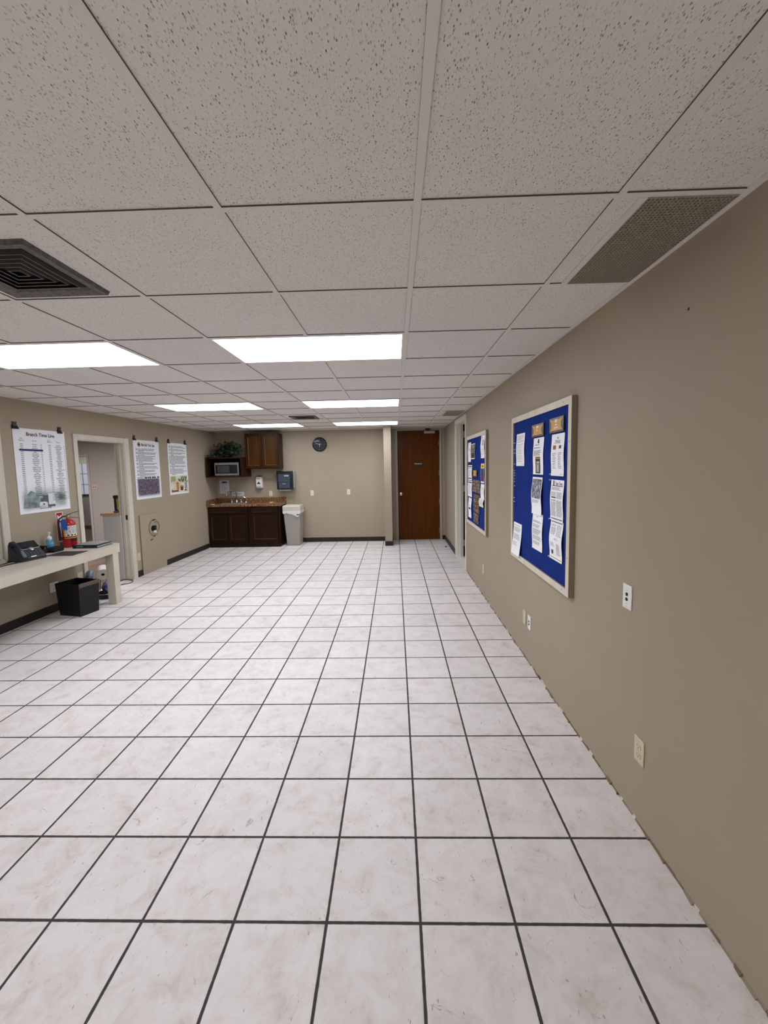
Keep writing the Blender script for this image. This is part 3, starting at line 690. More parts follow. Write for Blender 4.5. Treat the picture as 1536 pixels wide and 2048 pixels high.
for u in (-0.2, 0.2):
    for v in (0.06, 0.32): b.lathe([(0.012, 0.0), (0.012, 0.014)], (u, v, 0), 10)
b.build('case', mat('microwave_case', (40, 40, 42), rough=0.4), mw, bevel=0.006)
b = MB(); b.box(-0.255, 0.0, 0.014, 0.255, 0.02, 0.058); b.box(-0.255, 0.0, 0.238, 0.255, 0.02, 0.285); b.box(0.225, -0.006, 0.058, 0.255, 0.02, 0.238); b.box(-0.255, 0, 0.058, -0.24, 0.02, 0.238)
b.build('steel_front', M_STEEL, mw, bevel=0.003)
b = MB(); b.box(-0.24, 0.002, 0.058, 0.10, 0.02, 0.238); dr = b.build('door', mat('black_glass', (14, 14, 16), rough=0.12), mw)
b = MB(); b.box(-0.20, 0.0005, 0.075, 0.055, 0.002, 0.222); b.build('window_mesh', mat('microwave_window', (62, 62, 64), rough=0.3), dr)
b = MB(); b.box(0.10, 0.001, 0.058, 0.225, 0.02, 0.238); b.build('control_panel', mat('control_black', (20, 20, 30), rough=0.2), mw)
b = MB(); b.disc(0, 0.036, 0.008, 0.008, 0.0008); b.build('badge', mat('badge_dark', (50, 50, 54), rough=0.4), mw)

# trailing greenery on top
iv = thing('artificial_ivy', 'bushy dark green ivy arrangement on top of the microwave shelf', 'plant', (-3.53, 8.57, 1.885))
b = MB(); b.lathe([(0.10, 0.0), (0.125, 0.09), (0.118, 0.09), (0.10, 0.01)], (0, 0, 0), 18); b.build('basket', wood('wicker', (60, 42, 26), (96, 70, 44), scale=12, stretch=(1, 1, 3)), iv)
rv = random.Random(11)
lv = MB(); st = MB()
def leaf(mb, p, d, n, s_, mi):
    d = d.normalized(); n = (n - d * n.dot(d)).normalized(); b2 = d.cross(n)
    pts = [(0, 0, 0), (0.30, 0.42, 0.05), (0.62, 0.34, 0.02), (1.0, 0, -0.12), (0.62, -0.34, 0.02), (0.30, -0.42, 0.05), (0.5, 0, -0.04)]
    vs = [tuple(p + (d * a_ + b2 * b_ + n * c_) * s_) for a_, b_, c_ in pts]
    mb.add(vs, [(0, 6, 1), (1, 6, 2), (2, 6, 3), (3, 6, 4), (4, 6, 5), (5, 6, 0)], mi)
for q in range(95):
    u = rv.uniform(-1, 1); t_ = rv.uniform(0, 1)
    hx = u * 0.37; hz = 0.05 + (1 - 0.55 * abs(u) ** 3) * rv.uniform(0.08, 0.33) * (1.0 if u > -0.2 else 0.85); hy = rv.uniform(-0.20, 0.18)
    if rv.random() < 0.38: hz = rv.uniform(0.0, 0.10); hy = rv.uniform(-0.235, -0.17)
    end = Vector((max(-0.34, min(0.35, hx)), hy, hz))
    if end.x > 0.30 and hz > 0.02: end.y = min(end.y, -0.06)
    p0 = Vector((rv.uniform(-.05, .05), rv.uniform(-.05, .05), 0.07)); mid = (p0 + end) / 2 + Vector((0, 0, 0.07))
    path = [p0 * (1 - s_) ** 2 + mid * 2 * s_ * (1 - s_) + end * s_ * s_ for s_ in (0, .2, .4, .6, .8, 1)]
    st.tube([tuple(v) for v in path], 0.0025, 5)
    for k in range(11):
        s_ = rv.uniform(0.25, 1.0); P = p0 * (1 - s_) ** 2 + mid * 2 * s_ * (1 - s_) + end * s_ * s_
        P = P + Vector((rv.gauss(0, .022), rv.gauss(0, .022), rv.gauss(0, .018)))
        P.z = max(0.012, P.z); P.x = max(-.36, min(.365, P.x)); P.y = max(-.225, min(.2, P.y))
        d = Vector((rv.gauss(0, 1), rv.gauss(-0.6, .7), rv.gauss(-0.3, .6)))
        sz = rv.uniform(0.032, 0.055)
        if P.z < 0.05: d.z = abs(d.z) * .4
        if P.x > .32: d.x = -abs(d.x)
        if P.x < -.32: d.x = abs(d.x)
        leaf(lv, P, d, Vector((rv.gauss(0, .5), rv.gauss(-.5, .5), 1)), sz, rv.choice((0, 0, 1, 1, 2, 3)))
st.build('stems', mat('stem_brown', (52, 44, 28), rough=0.8), iv)
lv.build('foliage', [mat('ivy_dark', (16, 26, 17), rough=0.55), mat('ivy_mid', (28, 46, 28), rough=0.5), mat('ivy_light', (62, 92, 56), rough=0.45), mat('ivy_grey', (66, 74, 60), rough=0.5)], iv, smooth=0)

# dispensers and notices on the kitchen wall
td = thing('paper_towel_dispenser', 'black smoked-plastic paper towel dispenser right of the wall cabinet', 'dispenser', (-2.362, YB, 1.18))
b = MB(); b.box(-0.165, -0.10, 0.02, 0.182, -0.002, 0.40); b.build('housing', mat('grey_housing', (168, 164, 152), rough=0.5), td, bevel=0.015)
b = MB(); b.prism([(-0.182, -0.10), (-0.182, -0.17), (-0.165, -0.205), (0.148, -0.205), (0.165, -0.17), (0.165, -0.10)], 0.0, 0.395); cv = b.build('cover', mat('smoked_black', (30, 32, 36), rough=0.2), td, bevel=0.012)
b = MB(); b.box(-0.135, -0.2075, 0.165, 0.118, -0.205, 0.335); b.box(-0.125, -0.2075, 0.03, 0.108, -0.205, 0.155); b.build('window', mat('smoked_window', (62, 70, 82), rough=0.15), cv, bevel=0.002)
for r_ in ((-0.005, 0.283, 0.085, 0.301), (-0.05, 0.118, 0.02, 0.124)): MB().rect(*r_, 0.208).build('badge', mat('pale_badge', (196, 204, 210), rough=0.4), cv)
b = MB(); b.hexa([(-0.13, -0.165, -0.036), (0.115, -0.165, -0.030), (0.115, -0.160, -0.030), (-0.13, -0.160, -0.036)], [(-0.13, -0.15, 0.004), (0.115, -0.15, 0.004), (0.115, -0.145, 0.004), (-0.13, -0.145, 0.004)]); b.build('towel_end', mat('towel_paper', (216, 208, 194), rough=0.9), td)
so = thing('soap_dispenser', 'white push soap dispenser with black window below the wall cabinet', 'dispenser', (-2.957, YB, 1.20))
b = MB(); b.rings([[( -0.07 * s_ * c1, y_, z_) if 0 else (x_ * s_, y_, z_) for x_ in (0,)] for s_, c1, y_, z_ in ()] or [[(-.06, -.005, 0), (.06, -.005, 0), (.05, -.085, 0.01), (-.05, -.085, 0.01)], [(-.075, -.003, .05), (.075, -.003, .05), (.064, -.10, .05), (-.064, -.10, .05)], [(-.078, -.003, .20), (.078, -.003, .20), (.068, -.10, .20), (-.068, -.10, .20)], [(-.066, -.003, .262), (.066, -.003, .262), (.058, -.085, .262), (-.058, -.085, .262)]])
b.build('body', M_WHITE, so, bevel=0.014, seg=3)
b = MB(); b.prism([(-0.042, 0.105), (0.042, 0.105), (0.0, 0.155)], -0.104, -0.099, 'y'); b.build('sight_window', M_BLACK, so)
b = MB(); b.box(-0.046, -0.108, 0.022, 0.046, -0.094, 0.066); b.build('push_bar', mat('pale_grey_plastic', (176, 176, 176), rough=0.4), so, bevel=0.012, seg=3)
b = MB(); b.rect(-0.038, 0.207, 0.038, 0.226, 0.1005); b.build('label_patch', mat('soap_label', (150, 152, 160), rough=0.6), so)
b = MB(); b.box(-0.04, -0.05, 0.262, 0.04, -0.003, 0.276); b.build('latch_top', M_DARK, so)
nt_ = thing('wall_notice', 'white printed notice taped above the left end of the countertop', 'notice', (-3.752, YB, 1.105), group='notices behind the sink')
b = MB(); b.box(-0.104, -0.002, 0, 0.104, -0.0005, 0.288); b.build('sheet', mat('notice_paper', (214, 212, 216), rough=0.8), nt_)
b = MB(); b.disc(0, 0.247, 0.068, 0.016, 0.0026); b.build('dark_oval', M_DARK, nt_)
def bars(mb, u0, u1, v1, v0, pitch, h_, off, rnd, mi=0, fn=None, ragged=0.35, word=0.02, full=0.0):
    """rows of word-sized dashes standing for print too small to read"""
    v = v1
    while v - h_ >= v0:
        end = u1 - (u1 - u0) * rnd.uniform(0, ragged)
        u = u0
        while u < end - 0.3 * word:
            l = min(word * rnd.uniform(0.4, 1.5), end - u)
            o1 = off + (fn(v) if fn else 0); o2 = off + (fn(v - h_) if fn else 0)
            mb.add([(u, -o2, v - h_), (u + l, -o2, v - h_), (u + l, -o1, v), (u, -o1, v)], [(0, 1, 2, 3)], mi)
            u += l + word * 0.22
        v -= pitch
rb = random.Random(5)
b = MB(); bars(b, -0.085, 0.085, 0.22, 0.03, 0.016, 0.006, 0.0026, rb); b.rect(0.0, 0.10, 0.06, 0.125, 0.0026, 1); b.build('print', [M_GREY_INK, mat('rosy_ink', (196, 168, 164), rough=0.8)], nt_, smooth=0)
ns = thing('wall_notice', 'small landscape white notice behind the faucet', 'notice', (-3.459, YB, 1.045), group='notices behind the sink')
b = MB(); b.box(-0.133, -0.002, 0, 0.133, -0.0005, 0.092); b.build('sheet', MATS['notice_paper'], ns)
b = MB(); bars(b, -0.11, 0.11, 0.064, 0.02, 0.02, 0.012, 0.0026, rb, word=0.03, ragged=0.2); b.build('print', mat('violet_grey_ink', (146, 142, 158), rough=0.8), ns, smooth=0)

# wall clock
ck = thing('wall_clock', 'round black wall clock on the back wall', 'clock', (-1.622, YB, 2.131))
b = MB(); b.lathe([(0.150, 0.0), (0.156, -0.016), (0.150, -0.034), (0.138, -0.036), (0.132, -0.022)], (0, 0, 0), 48, 'y', cap=False); b.build('rim', mat('gloss_black_rim', (14, 14, 15), rough=0.25), ck)
b = MB(); b.disc(0, 0, 0.134, 0.134, 0.016, 48); b.build('face', mat('charcoal_dial', (54, 56, 66), rough=0.6), ck)
b = MB()
for i in range(60):
    a_ = 2 * PI * i / 60; l = 0.016 if i % 5 == 0 else 0.006; wdt = 0.0035 if i % 5 == 0 else 0.0012
    c_, s_ = math.sin(a_), math.cos(a_)
    b.poly([(0.122 * c_ - wdt * s_, 0.122 * s_ + wdt * c_), ((0.122 - l) * c_ - wdt * s_, (0.122 - l) * s_ + wdt * c_), ((0.122 - l) * c_ + wdt * s_, (0.122 - l) * s_ - wdt * c_), (0.122 * c_ + wdt * s_, 0.122 * s_ - wdt * c_)], 0.0175)
b.build('hour_marks', mat('dial_grey', (150, 152, 160), rough=0.6), ck, smooth=0)
def hand(ang, l, wd, nm):
    h_ = MB(); c_, s_ = math.sin(ang), math.cos(ang)
    h_.poly([(-wd * s_ - 0.015 * c_, wd * c_ - 0.015 * s_), (wd * s_ - 0.015 * c_, -wd * c_ - 0.015 * s_), (l * c_ + 0.3 * wd * s_, l * s_ - 0.3 * wd * c_), (l * c_ - 0.3 * wd * s_, l * s_ + 0.3 * wd * c_)][::-1], 0.021)
    h_.build(nm, mat('white_hand', (230, 230, 226), rough=0.4), ck, smooth=0)
hand(math.radians(177), 0.06, 0.008, 'hour_hand'); hand(math.radians(284), 0.10, 0.006, 'minute_hand')
b = MB(); b.lathe([(0.133, -0.026), (0.10, -0.031), (0.05, -0.0345), (0.0, -0.0355)], (0, 0, 0), 40, 'y', cap=False)
b.build('glass', mat('clock_glass', (255, 255, 255), rough=0.03, trans=1.0, ior=1.3), ck)

# wall plates
def outlet(label, loc, rz, m, kind='duplex', group=None, w=0.07, h=0.115):
    o = thing('wall_outlet' if kind in ('duplex', 'switch') else 'wall_plate', label, 'outlet' if kind == 'duplex' else 'wall plate', loc, rz, group)
    MB().box(-w / 2, -0.006, -h / 2, w / 2, -0.0003, h / 2).build('plate', m, o, bevel=0.0025)
    if kind == 'duplex':
        for v in (-0.02, 0.02):
            p_ = MB(); p_.prism([(0.017 * math.cos(t_), v + 0.0145 * max(-.85, min(.85, math.sin(t_) * 1.2))) for t_ in [2 * PI * i / 20 for i in range(20)]], -0.0085, -0.006, 'y')
            q_ = p_.build('receptacle', m, o)
            s_ = MB(); s_.rect(-0.008, v - 0.002, -0.0055, v + 0.008, 0.0088); s_.rect(0.0055, v - 0.002, 0.008, v + 0.006, 0.0088); s_.disc(0, v - 0.008, 0.003, 0.003, 0.0088, 8)
            s_.build('slots', M_DARK, q_, smooth=0)
        s_ = MB(); s_.disc(0, 0, 0.003, 0.003, 0.0066, 10); s_.build('screw', M_GREY_INK, o)
    if kind == 'jacks':
        for v in (0.012, -0.012):
            s_ = MB(); s_.lathe([(0.008, -0.006), (0.008, -0.009), (0.004, -0.009)], (0, 0, v), 14, 'y'); s_.build('jack', M_DARK, o)
        for v in (0.031, -0.032, -0.046): MB().rect(-0.006, v - 0.0012, 0.006, v + 0.0012, 0.0066).build('mark', M_GREY_INK, o, smooth=0)
    if kind == 'blank':
        for v in (0.042, -0.042): MB().disc(0, v, 0.003, 0.003, 0.0066, 10).build('screw', M_MID_INK, o)
    if kind == 'toggle':
        s_ = MB(); s_.box(-0.005, -0.018, -0.011, 0.005, -0.006, 0.011); s_.build('toggle', m, o)
    return o
outlet('cream outlet on the back wall right of the trash can', (-1.823, YB, 1.083), 0, M_CREAM)
outlet('cream outlet on the back wall nearest to the wall stub', (-1.023, YB, 1.091), 0, M_CREAM)
outlet('cream outlet above the countertop under the towel dispenser', (-2.735, YB, 1.088), 0, M_CREAM)
outlet('white plate with two dark jacks right of the large notice board', RP(1.880, 1.012), RR, M_WHITE, 'jacks')
outlet('ivory duplex outlet low on the right wall, nearest to us', RP(1.750, 0.345), RR, M_IVORY)
outlet('ivory blank plate beside a white plate low under the large board', RP(3.378, 0.341), RR, M_IVORY, 'blank')
outlet('white plate with small jacks low under the large board', RP(3.253, 0.341), RR, M_WHITE, 'jacks')
outlet('ivory plate low on the right wall between the two notice boards', RP(4.990, 0.340), RR, M_IVORY, 'blank')
outlet('ivory outlet between the annex door casing and the plywood panel', LP(6.122, 0.312), RL, M_IVORY)
outlet('wide white outlet plate under the desk behind the black wastebasket', LP(4.600, 0.296), RL, M_WHITE, 'duplex', None, 0.115, 0.115)
outlet('beige plate under the desk beside the door casing', LP(4.985, 0.325), RL, M_IVORY, 'blank', None, 0.09, 0.09)

# trash can
tc_ = thing('trash_can', 'tall grey trash can with cream lid beside the base cabinets', 'trash can', (-2.165, 8.61, 0))
b = MB(); b.rings([[(-.155, -.145, 0), (.124, -.145, 0), (.124, .145, 0), (-.155, .145, 0)], [(-.205, -.168, .735), (.150, -.168, .735), (.150, .17, .735), (-.205, .17, .735)]])
b.build('bin_body', mat('taupe_bin', (158, 150, 142), rough=0.4), tc_, bevel=0.016, seg=3)
b = MB()
o_ = [(-.216, -.178), (.160, -.178), (.160, .178), (-.216, .178)]; i_ = [(-.13, -.07), (.08, -.07), (.08, .07), (-.13, .07)]
b.rings([[(x_, y_, .738) for x_, y_ in o_], [(x_, y_, .835) for x_, y_ in o_], [(x_ * .93, y_ * .93, .852) for x_, y_ in o_], [(x_, y_, .846) for x_, y_ in i_], [(x_, y_, .80) for x_, y_ in i_]], cap=False)
b.build('lid', mat('cream_lid', (196, 192, 174), rough=0.45), tc_, bevel=0.006)
b = MB(); b.add([(x_, y_, .802) for x_, y_ in i_], [(0, 1, 2, 3)]); b.build('lid_slot', M_DARK, tc_)
b = MB(); n = 40; top = []; bot = []; mid = []
rl = random.Random(2)
def rim(t_, e_):
    # perimeter of the can, slightly outside
    per = [(-.212 - e_, -.176 - e_), (.157 + e_, -.176 - e_), (.157 + e_, .176 + e_), (-.212 - e_, .176 + e_)]
    k = int(t_ * 4) % 4; f_ = t_ * 4 - int(t_ * 4); a_, c_ = per[k], per[(k + 1) % 4]
    return a_[0] + (c_[0] - a_[0]) * f_, a_[1] + (c_[1] - a_[1]) * f_
for i in range(n):
    t_ = i / n; front = t_ < 0.25
    drop = 0.055 + 0.012 * math.sin(i * 2.1) + (0.045 * max(0, 1 - abs(t_ - 0.165) / 0.08) if front else 0)
    x_, y_ = rim(t_, 0.001); top.append((x_, y_, 0.737)); x_, y_ = rim(t_, 0.004 + 0.003 * math.sin(i * 1.7)); mid.append((x_, y_, 0.737 - drop * .5)); x_, y_ = rim(t_, -0.002 + 0.002 * math.sin(i)); bot.append((x_, y_, 0.737 - drop))
b.rings([top, mid, bot], cap=False); b.build('liner', mat('white_bag', (222, 220, 218), rough=0.4), tc_)
b = MB(); b.tube([(0.085, -.186, .735), (0.075, -.194, .69), (0.06, -.19, .64), (0.09, -.188, .622), (.13, -.186, .635)], [.012, .018, .016, .014, .006], 8); b.build('bag_knot', MATS['white_bag'], tc_)

# ------------------------------------------------------------------ posters on the left wall
M_POST = mat('poster_paper', (238, 239, 242), rough=0.5)
M_CLIP = mat('black_clip', (20, 19, 20), rough=0.4)
def clip(label, y, z, s_=1.0):
    o = thing('binder_clip', label, 'binder clip', LP(y, z), RL, 'black clips holding the posters')
    s_ *= 1.25
    b = MB(); b.prism([(-0.001, 0.006), (-0.022, -0.026), (-0.024, -0.034), (-0.001, -0.034)], -0.024 * s_, 0.024 * s_, 'x'); b.build('body', M_CLIP, o)
    b = MB(); b.prism([(-0.019 * s_, 0.042), (0.016 * s_, 0.042), (0.012 * s_, -0.004), (-0.015 * s_, -0.004)], -0.012, -0.005, 'y'); b.build('lever', M_CLIP, o)
def poster(label, y0, z0, W_, H_):
    o = thing('poster', label, 'poster', LP(y0, z0), RL, 'white posters on the left wall')
    b = MB(); b.box(0, -0.004, 0, W_, -0.0025, H_); b.build('sheet', M_POST, o)
    return o
rp_ = random.Random(21)
def fade_grid(mb, u0, v0, u1, v1, off):
    mb.rect(u0, v0, u1, v1, off)
def faded_mat(name, stops, scale, stretch, u0, v0, u1, v1, soft, paper=(238, 239, 242), topfade=None):
    """printed picture that fades into the paper at its edges (printed that way)"""
    m = bpy.data.materials.new(name); m.use_nodes = True
    nt = m.node_tree; N = nt.nodes; L_ = nt.links; b = N['Principled BSDF']; b.inputs['Roughness'].default_value = 0.5
    tc = N.new('ShaderNodeTexCoord'); mp = N.new('ShaderNodeMapping'); mp.inputs['Scale'].default_value = stretch
    nz = N.new('ShaderNodeTexNoise'); nz.inputs['Scale'].default_value = scale; nz.inputs['Detail'].default_value = 6
    rp = N.new('ShaderNodeValToRGB'); el = rp.color_ramp.elements
    while len(el) < len(stops): el.new(0.5)
    for e, (p, c) in zip(el, stops): e.position = p; e.color = lin(c)
    L_.new(tc.outputs['Object'], mp.inputs['Vector']); L_.new(mp.outputs[0], nz.inputs['Vector']); L_.new(nz.outputs['Fac'], rp.inputs['Fac'])
    sp_ = N.new('ShaderNodeSeparateXYZ'); L_.new(tc.outputs['Object'], sp_.inputs[0])
    n2 = N.new('ShaderNodeTexNoise'); n2.inputs['Scale'].default_value = 30; L_.new(tc.outputs['Object'], n2.inputs['Vector'])
    acc = None
    for k, a_, c_, sf in ((0, u0, u1, (soft, soft)), (2, v0, v1, (soft, topfade or soft))):
        for sgn, lim, ss in ((1, a_, sf[0]), (-1, c_, sf[1])):
            mr = N.new('ShaderNodeMapRange'); mr.interpolation_type = 'SMOOTHSTEP'
            mr.inputs['From Min'].default_value = lim; mr.inputs['From Max'].default_value = lim + sgn * ss
            L_.new(sp_.outputs[k], mr.inputs['Value'])
            if acc is None: acc = mr.outputs[0]
            else:
                mu = N.new('ShaderNodeMath'); mu.operation = 'MULTIPLY'; L_.new(acc, mu.inputs[0]); L_.new(mr.outputs[0], mu.inputs[1]); acc = mu.outputs[0]
    mx = N.new('ShaderNodeMix'); mx.data_type = 'RGBA'; L_.new(acc, mx.inputs[0]); mx.inputs[6].default_value = lin(paper); L_.new(rp.outputs[0], mx.inputs[7]); L_.new(mx.outputs[2], b.inputs['Base Color'])
    return m
# poster 1: branch time line
W_, H_ = 0.657, 0.936
p1 = poster('large white poster headed Branch Time Line above the desk', 4.274, 1.194, W_, H_)
b = MB(); b.rect(0.012, 0.012, W_ - 0.012, 0.34, 0.0043)
b.build('landscape_picture', faded_mat('misty_landscape', [(0.36, (92, 108, 104)), (0.47, (150, 164, 158)), (0.56, (176, 188, 174)), (0.7, (206, 212, 204))], 5, (1, 1, 1.6), 0.012, 0.012, W_ - .012, 0.34, 0.07, topfade=0.2), p1, smooth=0)
b = MB(); b.poly([(0.04, 0.06), (0.24, 0.05), (0.25, 0.16), (0.21, 0.22), (0.15, 0.25), (0.10, 0.21), (0.06, 0.17)], 0.0046); b.build('tree_picture', picture_mat('misty_trees', [(0.35, (96, 114, 112)), (0.65, (150, 166, 160))], 14), p1, smooth=0)
b = MB(); b.poly([(0.40, 0.085), (0.60, 0.115), (0.63, 0.14), (0.52, 0.12)], 0.0046)
b.build('road_picture', mat('road_tint', (158, 170, 160), rough=0.5), p1, smooth=0)
b = MB(); b.rect(0.29, 0.062, 0.43, 0.19, 0.0049, 1); b.rect(0.36, 0.075, 0.45, 0.205, 0.0051, 0); b.poly([(0.235, 0.075), (0.345, 0.06), (0.345, 0.105), (0.315, 0.118), (0.25, 0.116)], 0.0053, 0)
b.rect(0.26, 0.118, 0.345, 0.158, 0.0052, 1); b.disc(0.295, 0.088, 0.013, 0.011, 0.0056, 12, 1); b.rect(0.345, 0.052, 0.445, 0.078, 0.0052, 1); b.disc(0.37, 0.06, 0.014, 0.014, 0.0055, 12, 1); b.disc(0.42, 0.064, 0.014, 0.014, 0.0055, 12, 1)
bars(b, 0.24, 0.40, 0.048, 0.03, 0.018, 0.010, 0.0054, rp_, 2, ragged=0.05, word=0.02)
b.build('truck_picture', [mat('truck_white', (214, 218, 224), rough=0.5), mat('truck_grey', (84, 92, 98), rough=0.5), M_MID_INK], p1, smooth=0)
b = MB(); b.text('Branch Time Line', W_ * 0.505, 0.875, 0.056, 0.0062, 'CENTER', xs=0.9, bold=0.0009); b.build('title', M_INK, p1, smooth=0)
b = MB()
for uu, tx in ((0.087, 'Year\nOpened'), (0.435, 'Year\nOpened')): b.text(tx, uu, 0.815, 0.019, 0.0062, 'CENTER', space=1.05)
for uu in (0.245, 0.56): b.text('Branch', uu, 0.805, 0.019, 0.0062, 'CENTER')
nl = 'Houston,Austin,Beaumont,Waco,Dallas,Fort Worth,North Dallas,Humble,San Antonio,South Dallas,East Texas,Waco,Corpus Christi,Oklahoma City,Baton Rouge,Tulsa,West Texas,New Orleans,Rio Valley,Jackson,Kansas City,Mobile,Louisiana,Montgomery,Birmingham,Little Rock,Nashville,Albuquerque'.split(',')
nr = 'Lafayette,Central Austin,Jacksonville,LaPlace,Tallahassee,Orlando,Tampa,Charlotte,El Paso,Phoenix East,Nashville,Columbia,Louisville,Reno,Southwest Florida,Miami,Indianapolis,Baton Rouge,Denver,South San Antonio,Shreveport,Albuquerque,Atlanta,Virginia Beach,Tucson,Richmond,Knoxville,Fort Walton Beach,Prattville,Wichita Falls,Las Cruces,Las Vegas'.split(',')
v = 0.765
for i, nme in enumerate(nl):
    if i != 3: b.text(nme, 0.245, v - i * 0.0212, 0.0165, 0.0062, 'CENTER', bold=0.0003)
for i, nme in enumerate(nr): b.text(nme, 0.555, v - i * 0.0206, 0.0165, 0.0062, 'CENTER', bold=0.0003)
b.build('lettering', M_INK, p1, smooth=0)
b = MB()
for i in range(33):
    vv = v - i * 0.0212
    if i != 3: b.rect(0.070, vv - 0.005, 0.104, vv + 0.004, 0.006)
    if i < 28 and i != 3: b.rect(0.318, vv - 0.005, 0.334, vv + 0.004, 0.006)
    vv = v - i * 0.0206
    if i < 32: b.rect(0.420, vv - 0.005, 0.452, vv + 0.004, 0.006); b.rect(0.632, vv - 0.005, 0.647, vv + 0.004, 0.006)
b.build('small_print', M_GREY_INK, p1, smooth=0)
vv = v - 3 * 0.0212
b = MB(); b.poly([(0.05, vv), (0.062, vv + 0.0105), (0.345, vv + 0.0105), (0.345, vv - 0.0105), (0.062, vv - 0.0105)][::-1], 0.0061); b.build('highlight_bar', M_NAVY, p1, smooth=0)
clip('black clip on the left top corner of the Branch Time Line poster', 4.303, 2.150, 1.1); clip('black clip on the right top corner of the Branch Time Line poster', 4.862, 2.143, 1.0)
# poster 2
W_, H_ = 0.640, 0.930
p2 = poster('tall white poster headed Blue Bell Time Line with purple field', 6.172, 1.193, W_, H_)
b = MB(); b.rect(0.012, 0.02, W_ - .012, 0.34, 0.0043); b.build('field_picture', faded_mat('purple_field', [(0.34, (44, 38, 50)), (0.46, (84, 73, 90)), (0.56, (112, 101, 115)), (0.7, (150, 142, 150))], 30, (1.6, 1, 1.2), 0.012, 0.02, W_ - .012, 0.335, 0.06, topfade=0.03), p2, smooth=0)
b = MB()
for uu, ww in ((0.25, 0.035), (0.31, 0.02), (0.36, 0.03), (0.43, 0.028), (0.48, 0.03), (0.57, 0.03)): b.disc(uu, 0.338, ww, 0.016, 0.0046, 10)
b.build('tree_picture', mat('violet_trees', (84, 76, 100), rough=0.5), p2, smooth=0)
b = MB(); b.text('Blue Bell Time Line', 0.19, 0.855, 0.060, 0.0062, 'LEFT', xs=0.70, bold=0.001); b.build('title', M_INK, p2, smooth=0)
b = MB(); b.disc(0.135, 0.858, 0.034, 0.036, 0.005, 24, 0); b.disc(0.135, 0.858, 0.027, 0.029, 0.0054, 24, 1); b.rect(0.108, 0.846, 0.162, 0.866, 0.0057, 2); b.build('round_emblem', [mat('emblem_brown', (70, 44, 28), rough=0.6), M_GOLD, M_INK], p2, smooth=0)
def para(mb, u0, u1, v1, v0, n, off, rnd):
    step = (v1 - v0) / n
    for i in range(n):
        v = v1 - i * step
        if i % 3 == 2 and rnd.random() < .7:
            bars(mb, u0 + 0.055, u0 + 0.055 + rnd.uniform(.06, .2), v, v - step * .62, step, step * .5, off, rnd, ragged=0, word=0.03)
        else:
            mb.rect(u0, v - step * .52, u0 + 0.034, v, off); bars(mb, u0 + 0.045, u1, v, v - step * .62, step, step * .5, off, rnd, ragged=.3, word=0.03)
b = MB(); para(b, 0.05, W_ - 0.05, 0.795, 0.345, 24, 0.0055, rp_); para(b, 0.05, 0.22, 0.345, 0.30, 2, 0.0055, rp_); b.build('small_print', M_MID_INK, p2, smooth=0)
clip('black clip on the left top corner of the purple field poster', 6.205, 2.145); clip('black clip on the right top corner of the purple field poster', 6.765, 2.150)
# poster 3
W_, H_ = 0.605, 0.918
p3 = poster('white poster of small print with plant and dessert picture, nearest the kitchenette', 7.064, 1.205, W_, H_)
b = MB(); b.rect(0.02, 0.03, W_ - .02, 0.335, 0.0043); b.build('background_picture', picture_mat('warm_cream_picture', [(0.35, (206, 190, 160)), (0.6, (228, 222, 210))], 8), p3, smooth=0)
b = MB(); b.poly([(0.03, 0.22), (0.19, 0.24), (0.19, 0.325), (0.05, 0.325)], 0.0046, 1)
rq = random.Random(4)
for i in range(24):
    uu = rq.uniform(0.34, 0.56); vv = rq.uniform(0.19, 0.27); a_ = rq.uniform(0.7, 2.4); l = rq.uniform(0.09, 0.15); c_, s_ = math.cos(a_), math.sin(a_)
    tip = (max(.03, min(.58, uu + l * c_)), min(.334, vv + l * s_ * .7))
    b.poly([(uu, vv), (uu + .5 * l * c_ + .014 * s_, vv + .35 * l * s_ - .014 * c_), tip, (uu + .5 * l * c_ - .014 * s_, vv + .35 * l * s_ + .014 * c_)], 0.0048 + i * .00004, i % 2 * 2)
b.build('leaf_picture', [mat('print_dark_green', (52, 78, 46), rough=0.5), mat('print_sage', (158, 164, 116), rough=0.5), mat('print_green', (88, 116, 68), rough=0.5)], p3, smooth=0)
b = MB(); b.rect(0.20, 0.07, 0.285, 0.20, 0.0056, 0); b.disc(0.242, 0.20, 0.04, 0.028, 0.0056, 16, 0); b.poly([(0.335, 0.06), (0.41, 0.06), (0.43, 0.14), (0.32, 0.14)], 0.0056, 1); b.disc(0.375, 0.14, 0.055, 0.014, 0.0057, 16, 0); b.rect(0.48, 0.09, 0.555, 0.21, 0.0056, 2); b.poly([(0.04, 0.045), (0.27, 0.045), (0.26, 0.075), (0.12, 0.07), (0.05, 0.09)], 0.0058, 3); b.poly([(0.45, 0.05), (0.55, 0.05), (0.50, 0.09)], 0.0058, 3)
b.build('jar_picture', [mat('print_caramel', (182, 136, 84), rough=0.5), mat('print_brown', (88, 54, 36), rough=0.5), mat('print_grey', (150, 148, 146), rough=0.5), picture_mat('print_dark_mix', [(0.4, (44, 36, 34)), (0.6, (140, 84, 50))], 40)], p3, smooth=0)
b = MB(); para(b, 0.035, W_ - 0.03, 0.865, 0.345, 27, 0.0055, rp_); b.build('small_print', M_MID_INK, p3, smooth=0)
clip('black clip on the left top corner of the poster nearest the kitchenette', 7.098, 2.145); clip('black clip on the right top corner of the poster nearest the kitchenette', 7.625, 2.148)

